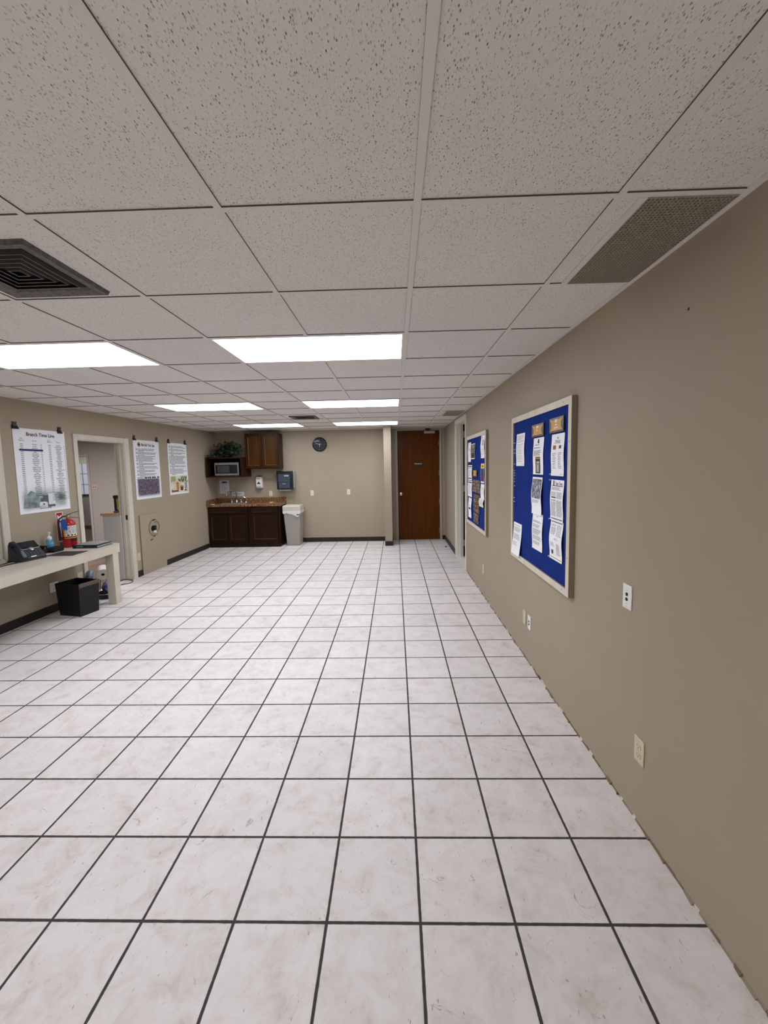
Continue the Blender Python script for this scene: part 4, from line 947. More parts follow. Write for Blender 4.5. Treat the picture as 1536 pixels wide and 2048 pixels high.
# painted plywood patch with a coiled lead
pp = thing('plywood_panel', 'wall-coloured plywood panel screwed low on the left wall', 'panel', LP(6.192, 0), RL)
MB().box(0, -0.013, 0.002, 0.632, -0.0005, 0.948).build('board', M_WALL, pp, bevel=0.002)
MB().box(-0.008, -0.020, 0.003, 0.012, -0.013, 0.940).build('edge_strip', M_WALL, pp)
b = MB(); b.prism([(0.30 + .045 * math.cos(t_), 0.70 + .05 * math.sin(t_)) for t_ in (0.2, 1.1, 2.0, 3.0, 3.9, 4.8, 5.6)], -0.0136, -0.0131, 'y'); b.build('hole', M_DARK, pp)
cc = thing('coiled_cable', 'loop of thin grey cable with white plug hanging on the plywood panel', 'cable', LP(6.52, 0.71, 0.016), RL)
b = MB(); b.tube([(0.13 * math.cos(t_) - 0.0, -0.006 - 0.003 * math.sin(3 * t_), 0.132 * math.sin(t_)) for t_ in [1.1 + i * (4.2) / 24 for i in range(25)]], 0.0035, 6); b.tube([(0.05 + 0.075 * math.cos(t_), -0.012, 0.01 + 0.085 * math.sin(t_)) for t_ in [-1.3 + i * 3.4 / 18 for i in range(19)]], 0.005, 6); b.build('loop', mat('cable_grey_brown', (88, 80, 66), rough=0.5), cc)
b = MB(); b.box(-0.032, -0.03, -0.085, 0.018, -0.004, -0.05); b.build('plug', M_WHITE, cc, bevel=0.004)
b = MB(); b.tube([(-0.035, -0.007, 0.122), (0.03, -0.007, 0.136)], 0.008, 8); b.tube([(-0.02, -0.007, -0.128), (0.0, -0.007, -0.145)], 0.008, 8); b.box(-0.03, -0.028, -0.04, 0.025, -0.003, 0.035); b.build('black_connector', M_BLACK, cc, bevel=0.003)
s_ = MB(); s_.tube([(-0.105, -0.008, -0.19), (-0.055, -0.008, -0.178)], 0.006, 8); s_.build('cable_tie', M_DARK, cc)

# ------------------------------------------------------------------ built-in desk and what is on it
DT = 0.745
dk = thing('built_in_desk', 'cream painted built-in desk along the left wall', 'desk', (-3.76, 3.7, 0))
def L(mb): mb.T = Matrix.Translation((3.76, -3.7, 0)); return mb
ya, yb, xf = 2.2, 4.965, -3.48
b = L(MB()); b.prism([(lx(ya) + .002, ya), (xf, ya), (xf, yb), (lx(yb) + .002, yb)], DT - 0.02, DT); b.build('desktop', mat('desk_top_paint', (188, 180, 166), rough=0.45, noise=(5, 0.05, (1, 1, 1))), dk)
b = L(MB()); b.box(xf - 0.022, ya, DT - 0.112, xf, yb, DT - 0.02); b.box(lx(yb) + .01, yb - 0.022, DT - 0.112, xf - 0.022, yb, DT - 0.02); b.build('apron', M_TAN, dk, bevel=0.002)
for y_ in (4.835, 2.25):
    b = L(MB()); b.box(xf - 0.102, y_, 0, xf + 0.004 - .006, y_ + 0.098, DT - 0.021 if y_ < 3 else DT - 0.113); b.build('leg', M_TAN, dk, bevel=0.003)

# desk phone
ph = thing('desk_phone', 'black office desk phone with handset at the left end of the desk', 'phone', (-3.85, 4.075, DT), PI / 2 - 0.22)
# local: x along the desk (away from us), -y toward the room
b = MB(); b.prism([(-0.105, 0.012), (-0.105, 0.0), (0.09, 0.0), (0.09, 0.012)], -0.125, 0.125, 'x'); b.hexa([(-0.125, -0.105, 0.012), (0.125, -0.105, 0.012), (0.125, 0.07, 0.012), (-0.125, 0.07, 0.012)], [(-0.125, -0.105, 0.03), (0.125, -0.105, 0.03), (0.125, 0.055, 0.178), (-0.125, 0.055, 0.178)]); b.build('base', mat('phone_charcoal', (34, 35, 40), rough=0.45), ph, bevel=0.005)
sl = math.atan2(0.148, 0.16)
def on_face(mb, x0, x1, s0, s1, h0, h1, mi=0):
    """box on the sloping face: s runs up the slope"""
    mb.T = Matrix.Translation((0, -0.105, 0.03)) @ Matrix.Rotation(sl, 4, 'X'); mb.box(x0, s0, h0, x1, s1, h1, mi); mb.T = Matrix.Identity(4)
b = MB(); on_face(b, -0.05, 0.118, 0.130, 0.215, 0.001, 0.012); sc_ = b.build('screen_bezel', mat('phone_black', (18, 18, 20), rough=0.25), ph, bevel=0.002)
b = MB(); on_face(b, -0.035, 0.10, 0.140, 0.208, 0.012, 0.013); b.build('screen', mat('phone_screen', (30, 31, 40), rough=0.1), sc_)
b = MB(); on_face(b, -0.055, 0.12, 0.112, 0.121, 0.001, 0.006); b.T = Matrix.Translation((0, -0.105, 0.03)) @ Matrix.Rotation(sl, 4, 'X'); b.lathe([(0.021, 0.001), (0.021, 0.008), (0.016, 0.009)], (0.035, 0.112, 0), 20); b.build('silver_trim', M_STEEL, ph)
b = MB()
for i in range(4):
    for j in range(5): on_face(b, -0.04 + j * 0.03, -0.02 + j * 0.03, 0.03 + i * 0.018, 0.042 + i * 0.018, 0.001, 0.005)
b.build('keypad', mat('phone_keys', (62, 63, 68), rough=0.5), ph)
b = MB(); on_face(b, -0.02, 0.03, 0.006, 0.017, 0.001, 0.003); b.build('label_strip', M_WHITE, ph)
b = MB(); b.T = Matrix.Translation((0, -0.105, 0.03)) @ Matrix.Rotation(sl, 4, 'X'); b.rings([[(-0.12, -0.012, .004), (-0.07, -0.012, .004), (-0.075, -0.012, .035), (-0.115, -0.012, .035)], [(-0.122, 0.045, .004), (-0.068, 0.045, .004), (-0.073, 0.045, .043), (-0.117, 0.045, .043)], [(-0.112, 0.075, .022), (-0.078, 0.075, .022), (-0.08, 0.075, .052), (-0.11, 0.075, .052)], [(-0.112, 0.16, .022), (-0.078, 0.16, .022), (-0.08, 0.16, .052), (-0.11, 0.16, .052)], [(-0.122, 0.185, .004), (-0.068, 0.185, .004), (-0.073, 0.185, .043), (-0.117, 0.185, .043)], [(-0.12, 0.226, .004), (-0.07, 0.226, .004), (-0.075, 0.226, .033), (-0.115, 0.226, .033)]])
hs = b.build('handset', mat('handset_black', (30, 31, 40), rough=0.35), ph, bevel=0.006)
b = MB(); b.tube([(-3.80, 3.985, DT + .006), (-3.80, 3.90, DT + .006), (-3.815, 3.80, DT + .006), (-3.80, 3.68, DT + .006), (-3.78, 3.55, DT + .006)], 0.0055, 8); b.tube([(-3.90, 3.975, DT + .006), (-3.89, 3.88, DT + .006), (-3.87, 3.78, DT + .006), (-3.86, 3.64, DT + .006), (-3.87, 3.5, DT + .006)], 0.0055, 8)
tag(b.build('phone_cord', M_BLACK), 'black cords running left from the desk phone along the desktop', 'cord')
# crumpled clear plastic by the window
b = MB(); rk = random.Random(9); rows = []
for i in range(7):
    rows.append([(-4.04 + 0.07 * j / 5, 3.80 + 0.030 * i, DT + 0.004 + (0.045 * rk.random() if 0 < i < 6 and 0 < j < 5 else 0.0)) for j in range(6)])
vs = [p_ for r_ in rows for p_ in r_]; b.add(vs, [(i * 6 + j, i * 6 + j + 1, (i + 1) * 6 + j + 1, (i + 1) * 6 + j) for i in range(6) for j in range(5)])
tag(b.build('plastic_wrap', mat('clear_wrap', (200, 204, 192), rough=0.2, alpha=0.55), smooth=0), 'crumpled clear plastic on the desk behind the phone, by the window', 'plastic wrap')
# organiser, pouch, sanitiser
og = thing('desk_organizer', 'small open dark brown organizer box right of the phone', 'organizer', (-3.955, 4.335, DT), PI / 2 - 0.1)
b = MB(); b.box(-0.06, -0.05, 0, 0.06, 0.05, 0.005); b.box(-0.06, -0.05, .005, -0.055, 0.05, 0.085); b.box(0.055, -0.05, .005, 0.06, 0.05, 0.085); b.box(-0.055, -0.05, .005, 0.055, -0.045, 0.05); b.box(-0.055, 0.045, .005, 0.055, 0.05, 0.085); b.build('tray', mat('organizer_brown', (44, 34, 26), rough=0.4), og)
b = MB(); b.tube([(0.03, -0.03, 0.007), (0.07, -0.03, 0.10)], 0.004, 8); b.build('pen', mat('pen_tan', (150, 130, 90), rough=0.4), og)
b = MB(); b.rings([[(-.07, -.05, 0), (.07, -.05, 0), (.07, .05, 0), (-.07, .05, 0)], [(-.075, -.052, .03), (.075, -.052, .035), (.075, .052, .04), (-.075, .052, .045)], [(-.05, -.03, .055), (.05, -.035, .06), (.06, .03, .058), (-.055, .03, .06)]])
po = b.build('pouch', mat('black_fabric', (15, 14, 15), rough=0.9), loc=(-3.885, 4.475, DT), bevel=0.012, seg=3); po.rotation_euler = (0, 0, PI / 2)
tag(po, 'soft black pouch on the desk in front of the blue sanitizer', 'pouch')
sa = thing('sanitizer_bottle', 'blue hand sanitizer pump bottle with white pump on the desk', 'bottle', (-3.99, 4.53, DT))
b = MB(); b.lathe([(0.0, 0.0), (0.031, 0.0), (0.033, 0.01), (0.033, 0.105), (0.026, 0.13), (0.015, 0.142)], n=24); b.build('bottle', mat('blue_gel', (72, 146, 190), rough=0.15), sa)
b = MB(); b.lathe([(0.0335, 0.075), (0.0335, 0.104)], n=24, cap=False); b.build('label_band', mat('pale_blue_label', (120, 164, 190), rough=0.4), sa)
b = MB(); b.lathe([(0.0335, 0.0), (0.0338, 0.02)], n=24, cap=False); b.build('bottom_band', M_WHITE, sa)
b = MB(); b.lathe([(0.024, 0.132), (0.024, 0.155), (0.014, 0.168), (0.006, 0.172), (0.006, 0.205), (0.011, 0.207), (0.011, 0.217), (0, 0.219)], n=18); b.tube([(0, 0, 0.212), (0.03, -0.018, 0.209)], 0.006, 8); b.build('pump', M_WHITE, sa)
# brown folder and navy binder
b = MB(); b.prism([(-3.784, 4.225), (-3.491, 4.232), (-3.505, 4.474), (-3.786, 4.451)], DT + 0.0005, DT + 0.005); tag(b.build('folder', mat('dark_brown_folder', (58, 46, 42), rough=0.5)), 'dark brown flat folder on the desk front edge', 'folder')
bd = thing('ring_binder', 'navy blue ring binder lying flat at the far end of the desk', 'binder', (-3.67, 4.775, DT))
b = MB(); b.box(-0.148, -0.135, 0.0005, 0.148, 0.135, 0.004); b.box(-0.148, -0.135, 0.034, 0.148, 0.135, 0.038); b.box(-0.148, -0.135, 0.004, 0.148, -0.131, 0.034); b.build('cover', mat('navy_vinyl', (28, 34, 56), rough=0.4), bd, bevel=0.001)
b = MB(); b.box(-0.138, -0.128, 0.006, 0.14, 0.125, 0.026); b.build('pages', mat('page_block', (150, 148, 140), rough=0.9), bd)
b = MB(); b.rect(-0.10, 0.013, -0.02, 0.026, 0.1355); b.build('spine_label', M_STEEL, bd)
b = MB(); b.rect(-0.09, 0.0, 0.0, 0, 0); 
b = MB(); b.box(-0.128, -0.12, 0.0382, 0.135, 0.125, 0.0395); b.build('cover_sheet', mat('grey_cover_sheet', (150, 146, 146), rough=0.5), bd)

# fire extinguisher standing on the desk, sign behind
fx = thing('fire_extinguisher', 'red fire extinguisher with blue tag standing on the desk', 'fire extinguisher', (-3.935, 4.755, DT))
b = MB(); b.lathe([(0.0, 0.0), (0.066, 0.0), (0.070, 0.008), (0.070, 0.265), (0.064, 0.295), (0.047, 0.322), (0.024, 0.335), (0.02, 0.345)], n=32); b.build('cylinder', mat('extinguisher_red', (172, 22, 30), rough=0.25), fx)
a0 = -0.15
def arc_band(mb, r, h0, h1, c0, c1, mi=0, n=18):
    vs = []; 
    for i in range(n + 1):
        a_ = c0 + (c1 - c0) * i / n; vs += [(r * math.cos(a_), r * math.sin(a_), h0), (r * math.cos(a_), r * math.sin(a_), h1)]
    mb.add(vs, [(2 * i, 2 * i + 2, 2 * i + 3, 2 * i + 1) for i in range(n)], mi)
fwd = math.atan2(-4.755, 3.935)      # toward the room
b = MB(); arc_band(b, 0.0708, 0.135, 0.262, fwd - 0.55, fwd + 1.45, 0); arc_band(b, 0.0708, 0.13, 0.23, fwd - 0.85, fwd - 0.55, 1); arc_band(b, 0.0708, 0.108, 0.128, fwd - 1.2, fwd + 1.5, 2); arc_band(b, 0.0711, 0.112, 0.122, fwd - 0.8, fwd + 1.4, 1); arc_band(b, 0.0708, 0.076, 0.104, fwd + .1, fwd + 1.4, 2)
rx = random.Random(6)
for k in range(10):
    c0 = fwd - 0.45; h0 = 0.168 + k * 0.0088
    while c0 < fwd + 1.3:
        wd_ = rx.uniform(0.1, 0.4); arc_band(b, 0.0712, h0, h0 + 0.0045, c0, min(c0 + wd_, fwd + 1.35), 3, 4); c0 += wd_ + rx.uniform(0.06, 0.3)
for k in range(3): arc_band(b, 0.0712, 0.142, 0.158, fwd - 0.3 + k * .5, fwd - 0.02 + k * .5, 2, 6)
b.build('label_wrap', [mat('label_white', (226, 224, 216), rough=0.4), mat('label_yellow', (214, 176, 60), rough=0.4), M_BLACK, M_MID_INK], fx)
b = MB(); b.lathe([(0.02, 0.34), (0.022, 0.372), (0.014, 0.385)], n=16); b.box(-0.014, -0.014, 0.36, 0.014, 0.014, 0.392); b.build('valve', mat('valve_brass', (150, 140, 116), rough=0.35, metal=0.8), fx, bevel=0.002)
hd = (math.cos(0.35), math.sin(0.35))
b = MB()
for zz0, zz1 in ((0.365, 0.345), (0.392, 0.43)): b.tube([(0, 0, zz0), (0.05 * hd[0], 0.05 * hd[1], (zz0 + zz1) / 2), (0.115 * hd[0], 0.115 * hd[1], zz1)], [0.009, 0.008, 0.006], 8)
b.build('squeeze_lever', M_STEEL, fx)
b = MB(); b.tube([(0, 0, 0.372), (-0.035, -0.035, 0.372), (-0.062, -0.062, 0.34), (-0.064, -0.072, 0.27), (-0.052, -0.075, 0.17), (-0.05, -0.073, 0.09)], [0.008, 0.009, 0.010, 0.010, 0.010, 0.013], 10); b.build('hose', M_BLACK, fx)
tgd = Vector((math.cos(fwd - .55), math.sin(fwd - .55), 0)); tp = Vector((-tgd.y, tgd.x, 0)); c0 = tgd * 0.082
b = MB(); vs = [c0 - tp * .034 + Vector((0, 0, .215)), c0 + tp * .034 + Vector((0, 0, .215)), c0 + tp * .034 + Vector((0, 0, .325)), c0 + tp * .018 + Vector((0, 0, .345)), c0 - tp * .018 + Vector((0, 0, .345)), c0 - tp * .034 + Vector((0, 0, .325))]
b.add([tuple(q_) for q_ in vs], [(0, 1, 2, 3, 4, 5)]); b.tube([tuple(c0 + Vector((0, 0, .34))), (0.01, -0.01, 0.375)], 0.0015, 5); b.build('inspection_tag', mat('tag_blue', (40, 100, 186), rough=0.5), fx)
sg = thing('extinguisher_sign', 'narrow red and white sign on the wall behind the extinguisher', 'sign', LP(4.712, 0.812), RL)
b = MB(); b.box(0, -0.003, 0, 0.096, -0.0005, 0.355); b.build('panel', mat('sign_white', (232, 226, 220), rough=0.4), sg)
b = MB(); b.rect(0.007, 0.007, 0.089, 0.348, 0.0034); b.build('red_field', mat('sign_red', (160, 20, 28), rough=0.4), sg)
b = MB(); b.poly([(0.018, 0.322), (0.018, 0.268), (0.035, 0.252), (0.061, 0.252), (0.078, 0.268), (0.078, 0.322), (0.048, 0.300)], 0.0038); b.poly([(0.034, 0.05), (0.062, 0.05), (0.062, 0.19), (0.078, 0.19), (0.048, 0.235), (0.018, 0.19), (0.034, 0.19)], 0.0038); b.build('white_symbol', MATS['sign_white'], sg)
# bracket below the sign
b = MB(); b.T = Matrix.Translation(LP(4.765, 0.775)) @ Matrix.Rotation(RL, 4, 'Z'); b.box(-0.02, -0.015, -0.025, 0.02, -0.0005, 0.025)
tag(b.build('wall_bracket', mat('bracket_grey', (120, 116, 110), rough=0.4, metal=0.6), bevel=0.003), 'small grey bracket on the wall under the red sign', 'bracket')

# ------------------------------------------------------------------ under and beside the desk
wb = thing('wastebasket', 'black square wastebasket on the floor under the desk', 'wastebasket', (-3.722, 4.55, 0), -0.22)
def ring4(x_, y_, z_): return [(-x_, -y_, z_), (x_, -y_, z_), (x_, y_, z_), (-x_, y_, z_)]
b = MB(); b.rings([ring4(.150, .112, 0.0), ring4(.172, .128, .375), ring4(.166, .122, .375), ring4(.145, .107, .012)], cap=False); b.add(ring4(.150, .112, 0.0), [(0, 3, 2, 1)]); b.add(ring4(.146, .108, 0.012), [(0, 1, 2, 3)])
b.build('tub', mat('basket_black', (10, 10, 12), rough=0.55), wb)
b = MB(); b.box(.1665, -.125, .335, .176, .126, .381); b.build('lit_rim_strip', mat('lit_rim_brown', (92, 74, 66), rough=0.5), wb, bevel=0.002)  # light on the rim lip painted as a brown strip
# cleaning bucket with bits and bobs
bk = thing('cleaning_bucket', 'low black bucket with wire handle behind the desk leg', 'bucket', (-3.80, 5.13, 0))
b = MB(); b.lathe([(0.0, 0.0), (0.105, 0.0), (0.118, 0.07), (0.122, 0.07), (0.11, 0.008), (0, 0.008)], n=28, cap=False); b.build('tub', M_BLACK, bk)
b = MB(); b.torus((0, 0, 0.066), 0.123, 0.004, 'z', 32, 6); b.build('rim', M_STEEL, bk)
b = MB(); b.tube([(0.118 * math.cos(t_) * .8 - 0.03, 0.03 + 0.05 * math.sin(t_), 0.07 + 0.36 * math.sin(t_) ** 0.8) for t_ in [PI * i / 20 for i in range(21)]], 0.004, 6); b.build('wire_handle', mat('dark_wire', (60, 56, 52), rough=0.4, metal=0.6), bk)
def blob(name, m, label, cat, c, r, seed, sq=(1, 1, 1)):
    rd = random.Random(seed); b = MB(); rings_ = []; n = 16; K = 9
    ph_ = [rd.uniform(0, 6) for _ in range(6)]
    for k in range(K + 1):
        t_ = PI * (k + .02) / (K + .04); ring = []
        for i in range(n):
            a_ = 2 * PI * i / n
            q_ = 1 + .17 * math.sin(3 * a_ + ph_[0] + 2 * t_) + .13 * math.sin(5 * a_ + ph_[1] - 3 * t_) + .09 * math.sin(7 * t_ + ph_[2])
            ring.append((c[0] + r * sq[0] * q_ * math.sin(t_) * math.cos(a_), c[1] + r * sq[1] * q_ * math.sin(t_) * math.sin(a_), c[2] - r * sq[2] * math.cos(t_)))
        rings_.append(ring)
    b.rings(rings_); o = b.build(name, m, smooth=80); tag(o, label, cat); return o
blob('cloth_bag', picture_mat('navy_cloth', [(0.4, (22, 26, 58)), (0.52, (52, 62, 120)), (0.62, (150, 156, 190))], 22), 'navy patterned cloth bag stuffed in the black bucket', 'bag', (-3.80, 5.13, 0.115), 0.066, 3, (.95, .95, 1.5))
blob('cleaning_rag', picture_mat('pale_blue_rag', [(0.4, (88, 116, 140)), (0.6, (150, 172, 188))], 20), 'crumpled pale blue rag beside the paper roll', 'rag', (-3.955, 5.04, 0.315), 0.055, 8, (.85, .55, 1.15))
blob('red_pouch', mat('red_pouch_vinyl', (150, 28, 36), rough=0.4), 'small red pouch under the paper roll', 'pouch', (-3.905, 5.03, 0.215), 0.038, 5, (1.2, 1, .8))
pr_ = thing('paper_roll', 'white paper roll with red printed wrapper beside the desk leg', 'paper roll', (-3.795, 5.06, 0.315))
ax = Vector((-0.52, 0.78, 0.30)).normalized()
q_ = Vector((0, 0, 1)).rotation_difference(ax).to_matrix().to_4x4()
b = MB(); b.T = q_; b.lathe([(0.02, 0.0), (0.074, 0.0), (0.078, 0.004), (0.078, 0.125), (0.074, 0.13), (0.02, 0.13), (0.02, 0.0)], n=36, cap=False); b.build('roll', mat('tissue_white', (230, 226, 220), rough=0.8), pr_)
want = Vector((-0.75, -0.45, 0.45)); ca_ = max((2 * PI * i / 48 for i in range(48)), key=lambda t_: (q_ @ Vector((math.cos(t_), math.sin(t_), 0))).dot(want))
b = MB(); b.T = q_; arc_band(b, 0.0786, 0.01, 0.125, ca_ - .75, ca_ + .75, 0)
for k in range(4): arc_band(b, 0.0789, 0.02 + k * .025, 0.03 + k * .025, ca_ - .45, ca_ + .3 + .2 * (k % 2), 1, 6)
b.build('printed_wrapper', [mat('wrapper_red', (176, 52, 56), rough=0.5), M_WHITE], pr_)
b = MB(); b.T = q_; b.lathe([(0.0205, 0.002), (0.018, 0.06), (0.018, 0.128)], n=20, cap=False); b.add([(0.02 * math.cos(2 * PI * i / 16), 0.02 * math.sin(2 * PI * i / 16), 0.03) for i in range(16)], [tuple(range(16))]); b.build('core', mat('core_dark', (40, 34, 30), rough=0.9), pr_)
b = MB(); b.tube([(-4.06, 5.60, .006), (-3.98, 5.66, .006), (-3.92, 5.735, .006), (-3.92, 5.82, .006), (-3.98, 5.90, .006), (-4.06, 5.935, .006), (-4.14, 5.93, .006)], 0.006, 8)
tag(b.build('floor_cable', mat('cable_grey', (92, 88, 82), rough=0.5)), 'grey cable looping on the floor out of the annex doorway', 'cable')
b = MB(); b.hexa([(0.965, 8.03, 0.0005), (1.0, 8.04, 0.0005), (1.012, 8.085, 0.0005), (0.975, 8.08, 0.0005)], [(0.975, 8.035, 0.02), (0.995, 8.045, 0.012), (1.0, 8.075, 0.024), (0.98, 8.075, 0.01)])
tag(b.build('floor_scrap', M_DARK), 'small dark scrap on the tiles near the side doorway', 'scrap')

# ------------------------------------------------------------------ notice boards on the right wall
def board_mat():
    return mat('royal_blue_felt', (27, 50, 122), rough=0.95, spec=0.1, noise=(7, 0.10, (1, 1, 1)), bump=(400, 0.2, 0.001))
M_BFRAME = mat('bare_pine_frame', (214, 204, 186), rough=0.55, noise=(12, 0.08, (1, 1, 0.2)))
M_BSIDE = mat('frame_side_grey', (140, 128, 106), rough=0.6)
def board(label, y_far, y_near, z0, z1, t):
    o = thing('notice_board', label, 'notice board', RP(y_far, z0), RR, 'blue notice boards on the right wall')
    W_, H_ = y_far - y_near, z1 - z0; r = 0.046
    b = MB(); b.box(r - .01, -t + 0.012, r - .01, W_ - r + .01, -0.001, H_ - r + .01); b.build('felt_panel', board_mat(), o)
    for nm, (a0_, b0, a1, b1) in (('frame_rail', (0, 0, W_, r)), ('frame_rail', (0, H_ - r, W_, H_)), ('frame_stile', (0, r, r, H_ - r)), ('frame_stile', (W_ - r, r, W_, H_ - r))):
        b = MB(); b.box(a0_, -t, b0, a1, -0.001, b1)
        # grey edges, bare wood face
        for k in range(len(b.m)): b.m[k] = 0 if k == 2 else 1
        b.build(nm, [M_BFRAME, M_BSIDE], o)
    b = MB()
    for uu, vv in ((0.05, r / 2), (W_ - .1, r / 2), (0.1, H_ - r / 2), (W_ - .12, H_ - r / 2), (W_ - r / 2, H_ * .78), (W_ - r / 2, H_ * .2)): b.disc(uu, vv, 0.005, 0.005, t + 0.0004, 10)
    b.build('screw_heads', M_MID_INK, o)
    return o
TB = 0.035
board('large blue felt notice board in a wood frame, nearest to us', 3.687, 2.452, 0.815, 2.036, TB)
board('smaller-looking blue felt notice board beside the side doorway', 6.000, 4.738, 0.797, 2.032, TB - 0.003)

FELT = TB - 0.012
class Sheet:
    """a pinned paper: u to the right as seen, v up, placed on the felt"""
    def __init__(s, label, y_far, y_near, z0, z1, name='pinned_paper', cat='paper', curl=0.006, group=None, m=None, lift=0.0025, waves=1.0, seed=0):
        s.W, s.H = y_far - y_near, z1 - z0
        s.o = thing(name, label, cat, RP(y_far, z0, FELT + lift), RR, group)
        H_ = s.H
        s.fn = lambda v: curl * (0.5 - 0.5 * math.cos(2 * PI * waves * max(0.0, min(1.0, (H_ - v) / H_)))) + 0.6 * curl * max(0.0, 1 - v / H_ * 2.2) ** 2
        b = MB(); n = 14
        vs = []
        for i in range(n + 1):
            v = H_ * i / n; vs += [(0, -s.fn(v), v), (s.W, -s.fn(v), v)]
        b.add(vs, [(2 * i, 2 * i + 1, 2 * i + 3, 2 * i + 2) for i in range(n)])
        b.build('sheet', m or M_PAPER, s.o)
        s.rnd = random.Random(seed); s.b = None
    def pr(s): s.b = MB(); return s
    def bars(s, u0, u1, v1, v0, pitch, h, mi=0, word=0.02, ragged=0.3): bars(s.b, u0 * s.W, u1 * s.W, v1 * s.H, v0 * s.H, pitch, h, 0.0008, s.rnd, mi, s.fn, ragged, word); return s
    def rect(s, u0, v0, u1, v1, mi=0, off=0.0006, n=6):
        for i in range(n):
            a_, c_ = v0 + (v1 - v0) * i / n, v0 + (v1 - v0) * (i + 1) / n
            s.b.add([(u0 * s.W, -s.fn(a_ * s.H) - off, a_ * s.H), (u1 * s.W, -s.fn(a_ * s.H) - off, a_ * s.H), (u1 * s.W, -s.fn(c_ * s.H) - off, c_ * s.H), (u0 * s.W, -s.fn(c_ * s.H) - off, c_ * s.H)], [(0, 1, 2, 3)], mi)
        return s
    def disc(s, u, v, ru, rv, mi=0, off=0.001): s.b.disc(u * s.W, v * s.H, ru, rv, off + s.fn(v * s.H), 18, mi); return s
    def text(s, t_, u, v, size, mi=0, align='CENTER', xs=1.0): s.b.text(t_, u * s.W, v * s.H, size, 0.0009, align, mi, s.fn, 0.0002, 1.0, xs); return s
    def done(s, name, mats): s.b.build(name, mats, s.o, smooth=0); return s
G = 'papers pinned to the notice boards'
M_PHOTO = picture_mat('newsprint_photo', [(0.38, (36, 38, 50)), (0.46, (96, 98, 112)), (0.56, (150, 152, 164)), (0.64, (214, 214, 220))], 75, (1, 1, .6))
M_PHOTO2 = picture_mat('dark_photo_grid', [(0.40, (26, 20, 18)), (0.52, (110, 76, 48)), (0.64, (196, 166, 130))], 60)
s = Sheet('white form sheet pinned at the top left of the large board', 3.562, 3.342, 1.620, 1.889, group=G, seed=1)
s.pr().bars(.1, .9, .93, .72, .012, .004).bars(.1, .9, .68, .12, .013, .0035).done('print', M_GREY_INK); s.pr().rect(.12, .74, .88, .745, 0).rect(.12, .84, .88, .845).rect(.75, .03, .9, .04).done('rules', M_MID_INK)
s = Sheet('white sheet with round crest and dark photo below the left gold ticket card', 3.130, 2.917, 1.558, 1.826, group=G, seed=2)
s.pr().bars(.2, .8, .82, .76, .012, .006, word=.03).bars(.12, .9, .74, .69, .012, .006, word=.03).bars(.1, .92, .66, .54, .007, .004).bars(.1, .7, .52, .5, .01, .004).done('print', M_MID_INK)
s.pr().disc(.5, .925, .013, .013).disc(.5, .885, .017, .012).done('crest', M_INK)
s.pr().rect(.27, .03, .73, .48, 0).rect(.30, .42, .70, .46, 1, .0009).rect(.36, .06, .66, .36, 2, .0009).done('picture', [M_INK, M_GOLD, picture_mat('pale_photo', [(0.42, (70, 66, 60)), (0.55, (200, 190, 160))], 40)])
s = Sheet('white two-column list sheet below the right gold ticket card', 2.772, 2.565, 1.556, 1.828, group=G, seed=3)
s.pr().text('Time Line', .5, .83, .02).bars(.25, .75, .79, .76, .01, .004).bars(.14, .42, .55, .16, .0107, .004, ragged=.4).bars(.58, .86, .55, .16, .0107, .004, ragged=.4).bars(.75, .9, .05, .03, .01, .003).done('print', M_MID_INK)
s.pr().rect(.16, .63, .40, .73, 0).rect(.62, .645, .80, .72, 1).disc(.5, .90, .006, .008, 2).done('picture', [picture_mat('brown_photo', [(0.4, (70, 40, 20)), (0.6, (190, 130, 70))], 60), picture_mat('olive_photo', [(0.4, (40, 44, 26)), (0.6, (100, 104, 70))], 60), M_INK])
s = Sheet('white sheet with large black and white photo on top, upper of a pinned pair', 3.132, 2.926, 1.262, 1.538, group=G, curl=0.012, lift=0.006, seed=4)
s.pr().rect(.05, .43, .95, .95).done('picture', M_PHOTO); s.pr().bars(.1, .9, .39, .31, .008, .0045).done('print', M_GREY_INK)
s = Sheet('white letter hanging under the sheet with the black and white photo', 3.131, 2.916, 0.994, 1.268, group=G, curl=0.007, seed=5)
s.pr().bars(.1, .92, .80, .745, .0085, .005).bars(.1, .92, .70, .60, .0085, .005).bars(.1, .92, .57, .42, .0085, .005).bars(.1, .92, .39, .26, .0085, .005).bars(.1, .9, .23, .14, .0085, .005).bars(.38, .6, .92, .88, .008, .005).done('print', M_GREY_INK)
s = Sheet('long white newsletter page with two ruled columns, upper half', 2.770, 2.561, 1.262, 1.530, group=G, curl=0.008, seed=6)
s.pr().text('Tasty Times', .62, .91, .03, xs=.8).rect(.08, .845, .92, .862).rect(.10, .555, .46, .585).rect(.10, .49, .46, .505).rect(.06, .035, .94, .055).done('headline', M_INK)
s.pr().bars(.08, .9, .82, .73, .007, .0042).bars(.08, .46, .70, .60, .007, .0042, ragged=.05).bars(.52, .92, .70, .55, .007, .0042, ragged=.05).bars(.08, .46, .46, .10, .007, .0042, ragged=.05).bars(.52, .92, .50, .10, .007, .0042, ragged=.05).done('print', M_GREY_INK)
s.pr().disc(.22, .91, .012, .02, 0).disc(.22, .915, .008, .008, 1, .0013).done('emblem', [M_INK, M_GOLD])
s = Sheet('long white newsletter page with green seal, lower half', 2.766, 2.561, 0.999, 1.261, group=G, curl=0.012, seed=7)
s.pr().rect(.06, .955, .94, .975).done('headline', M_INK); s.pr().rect(.07, .045, .93, .065).done('gold_rule', M_GOLD)
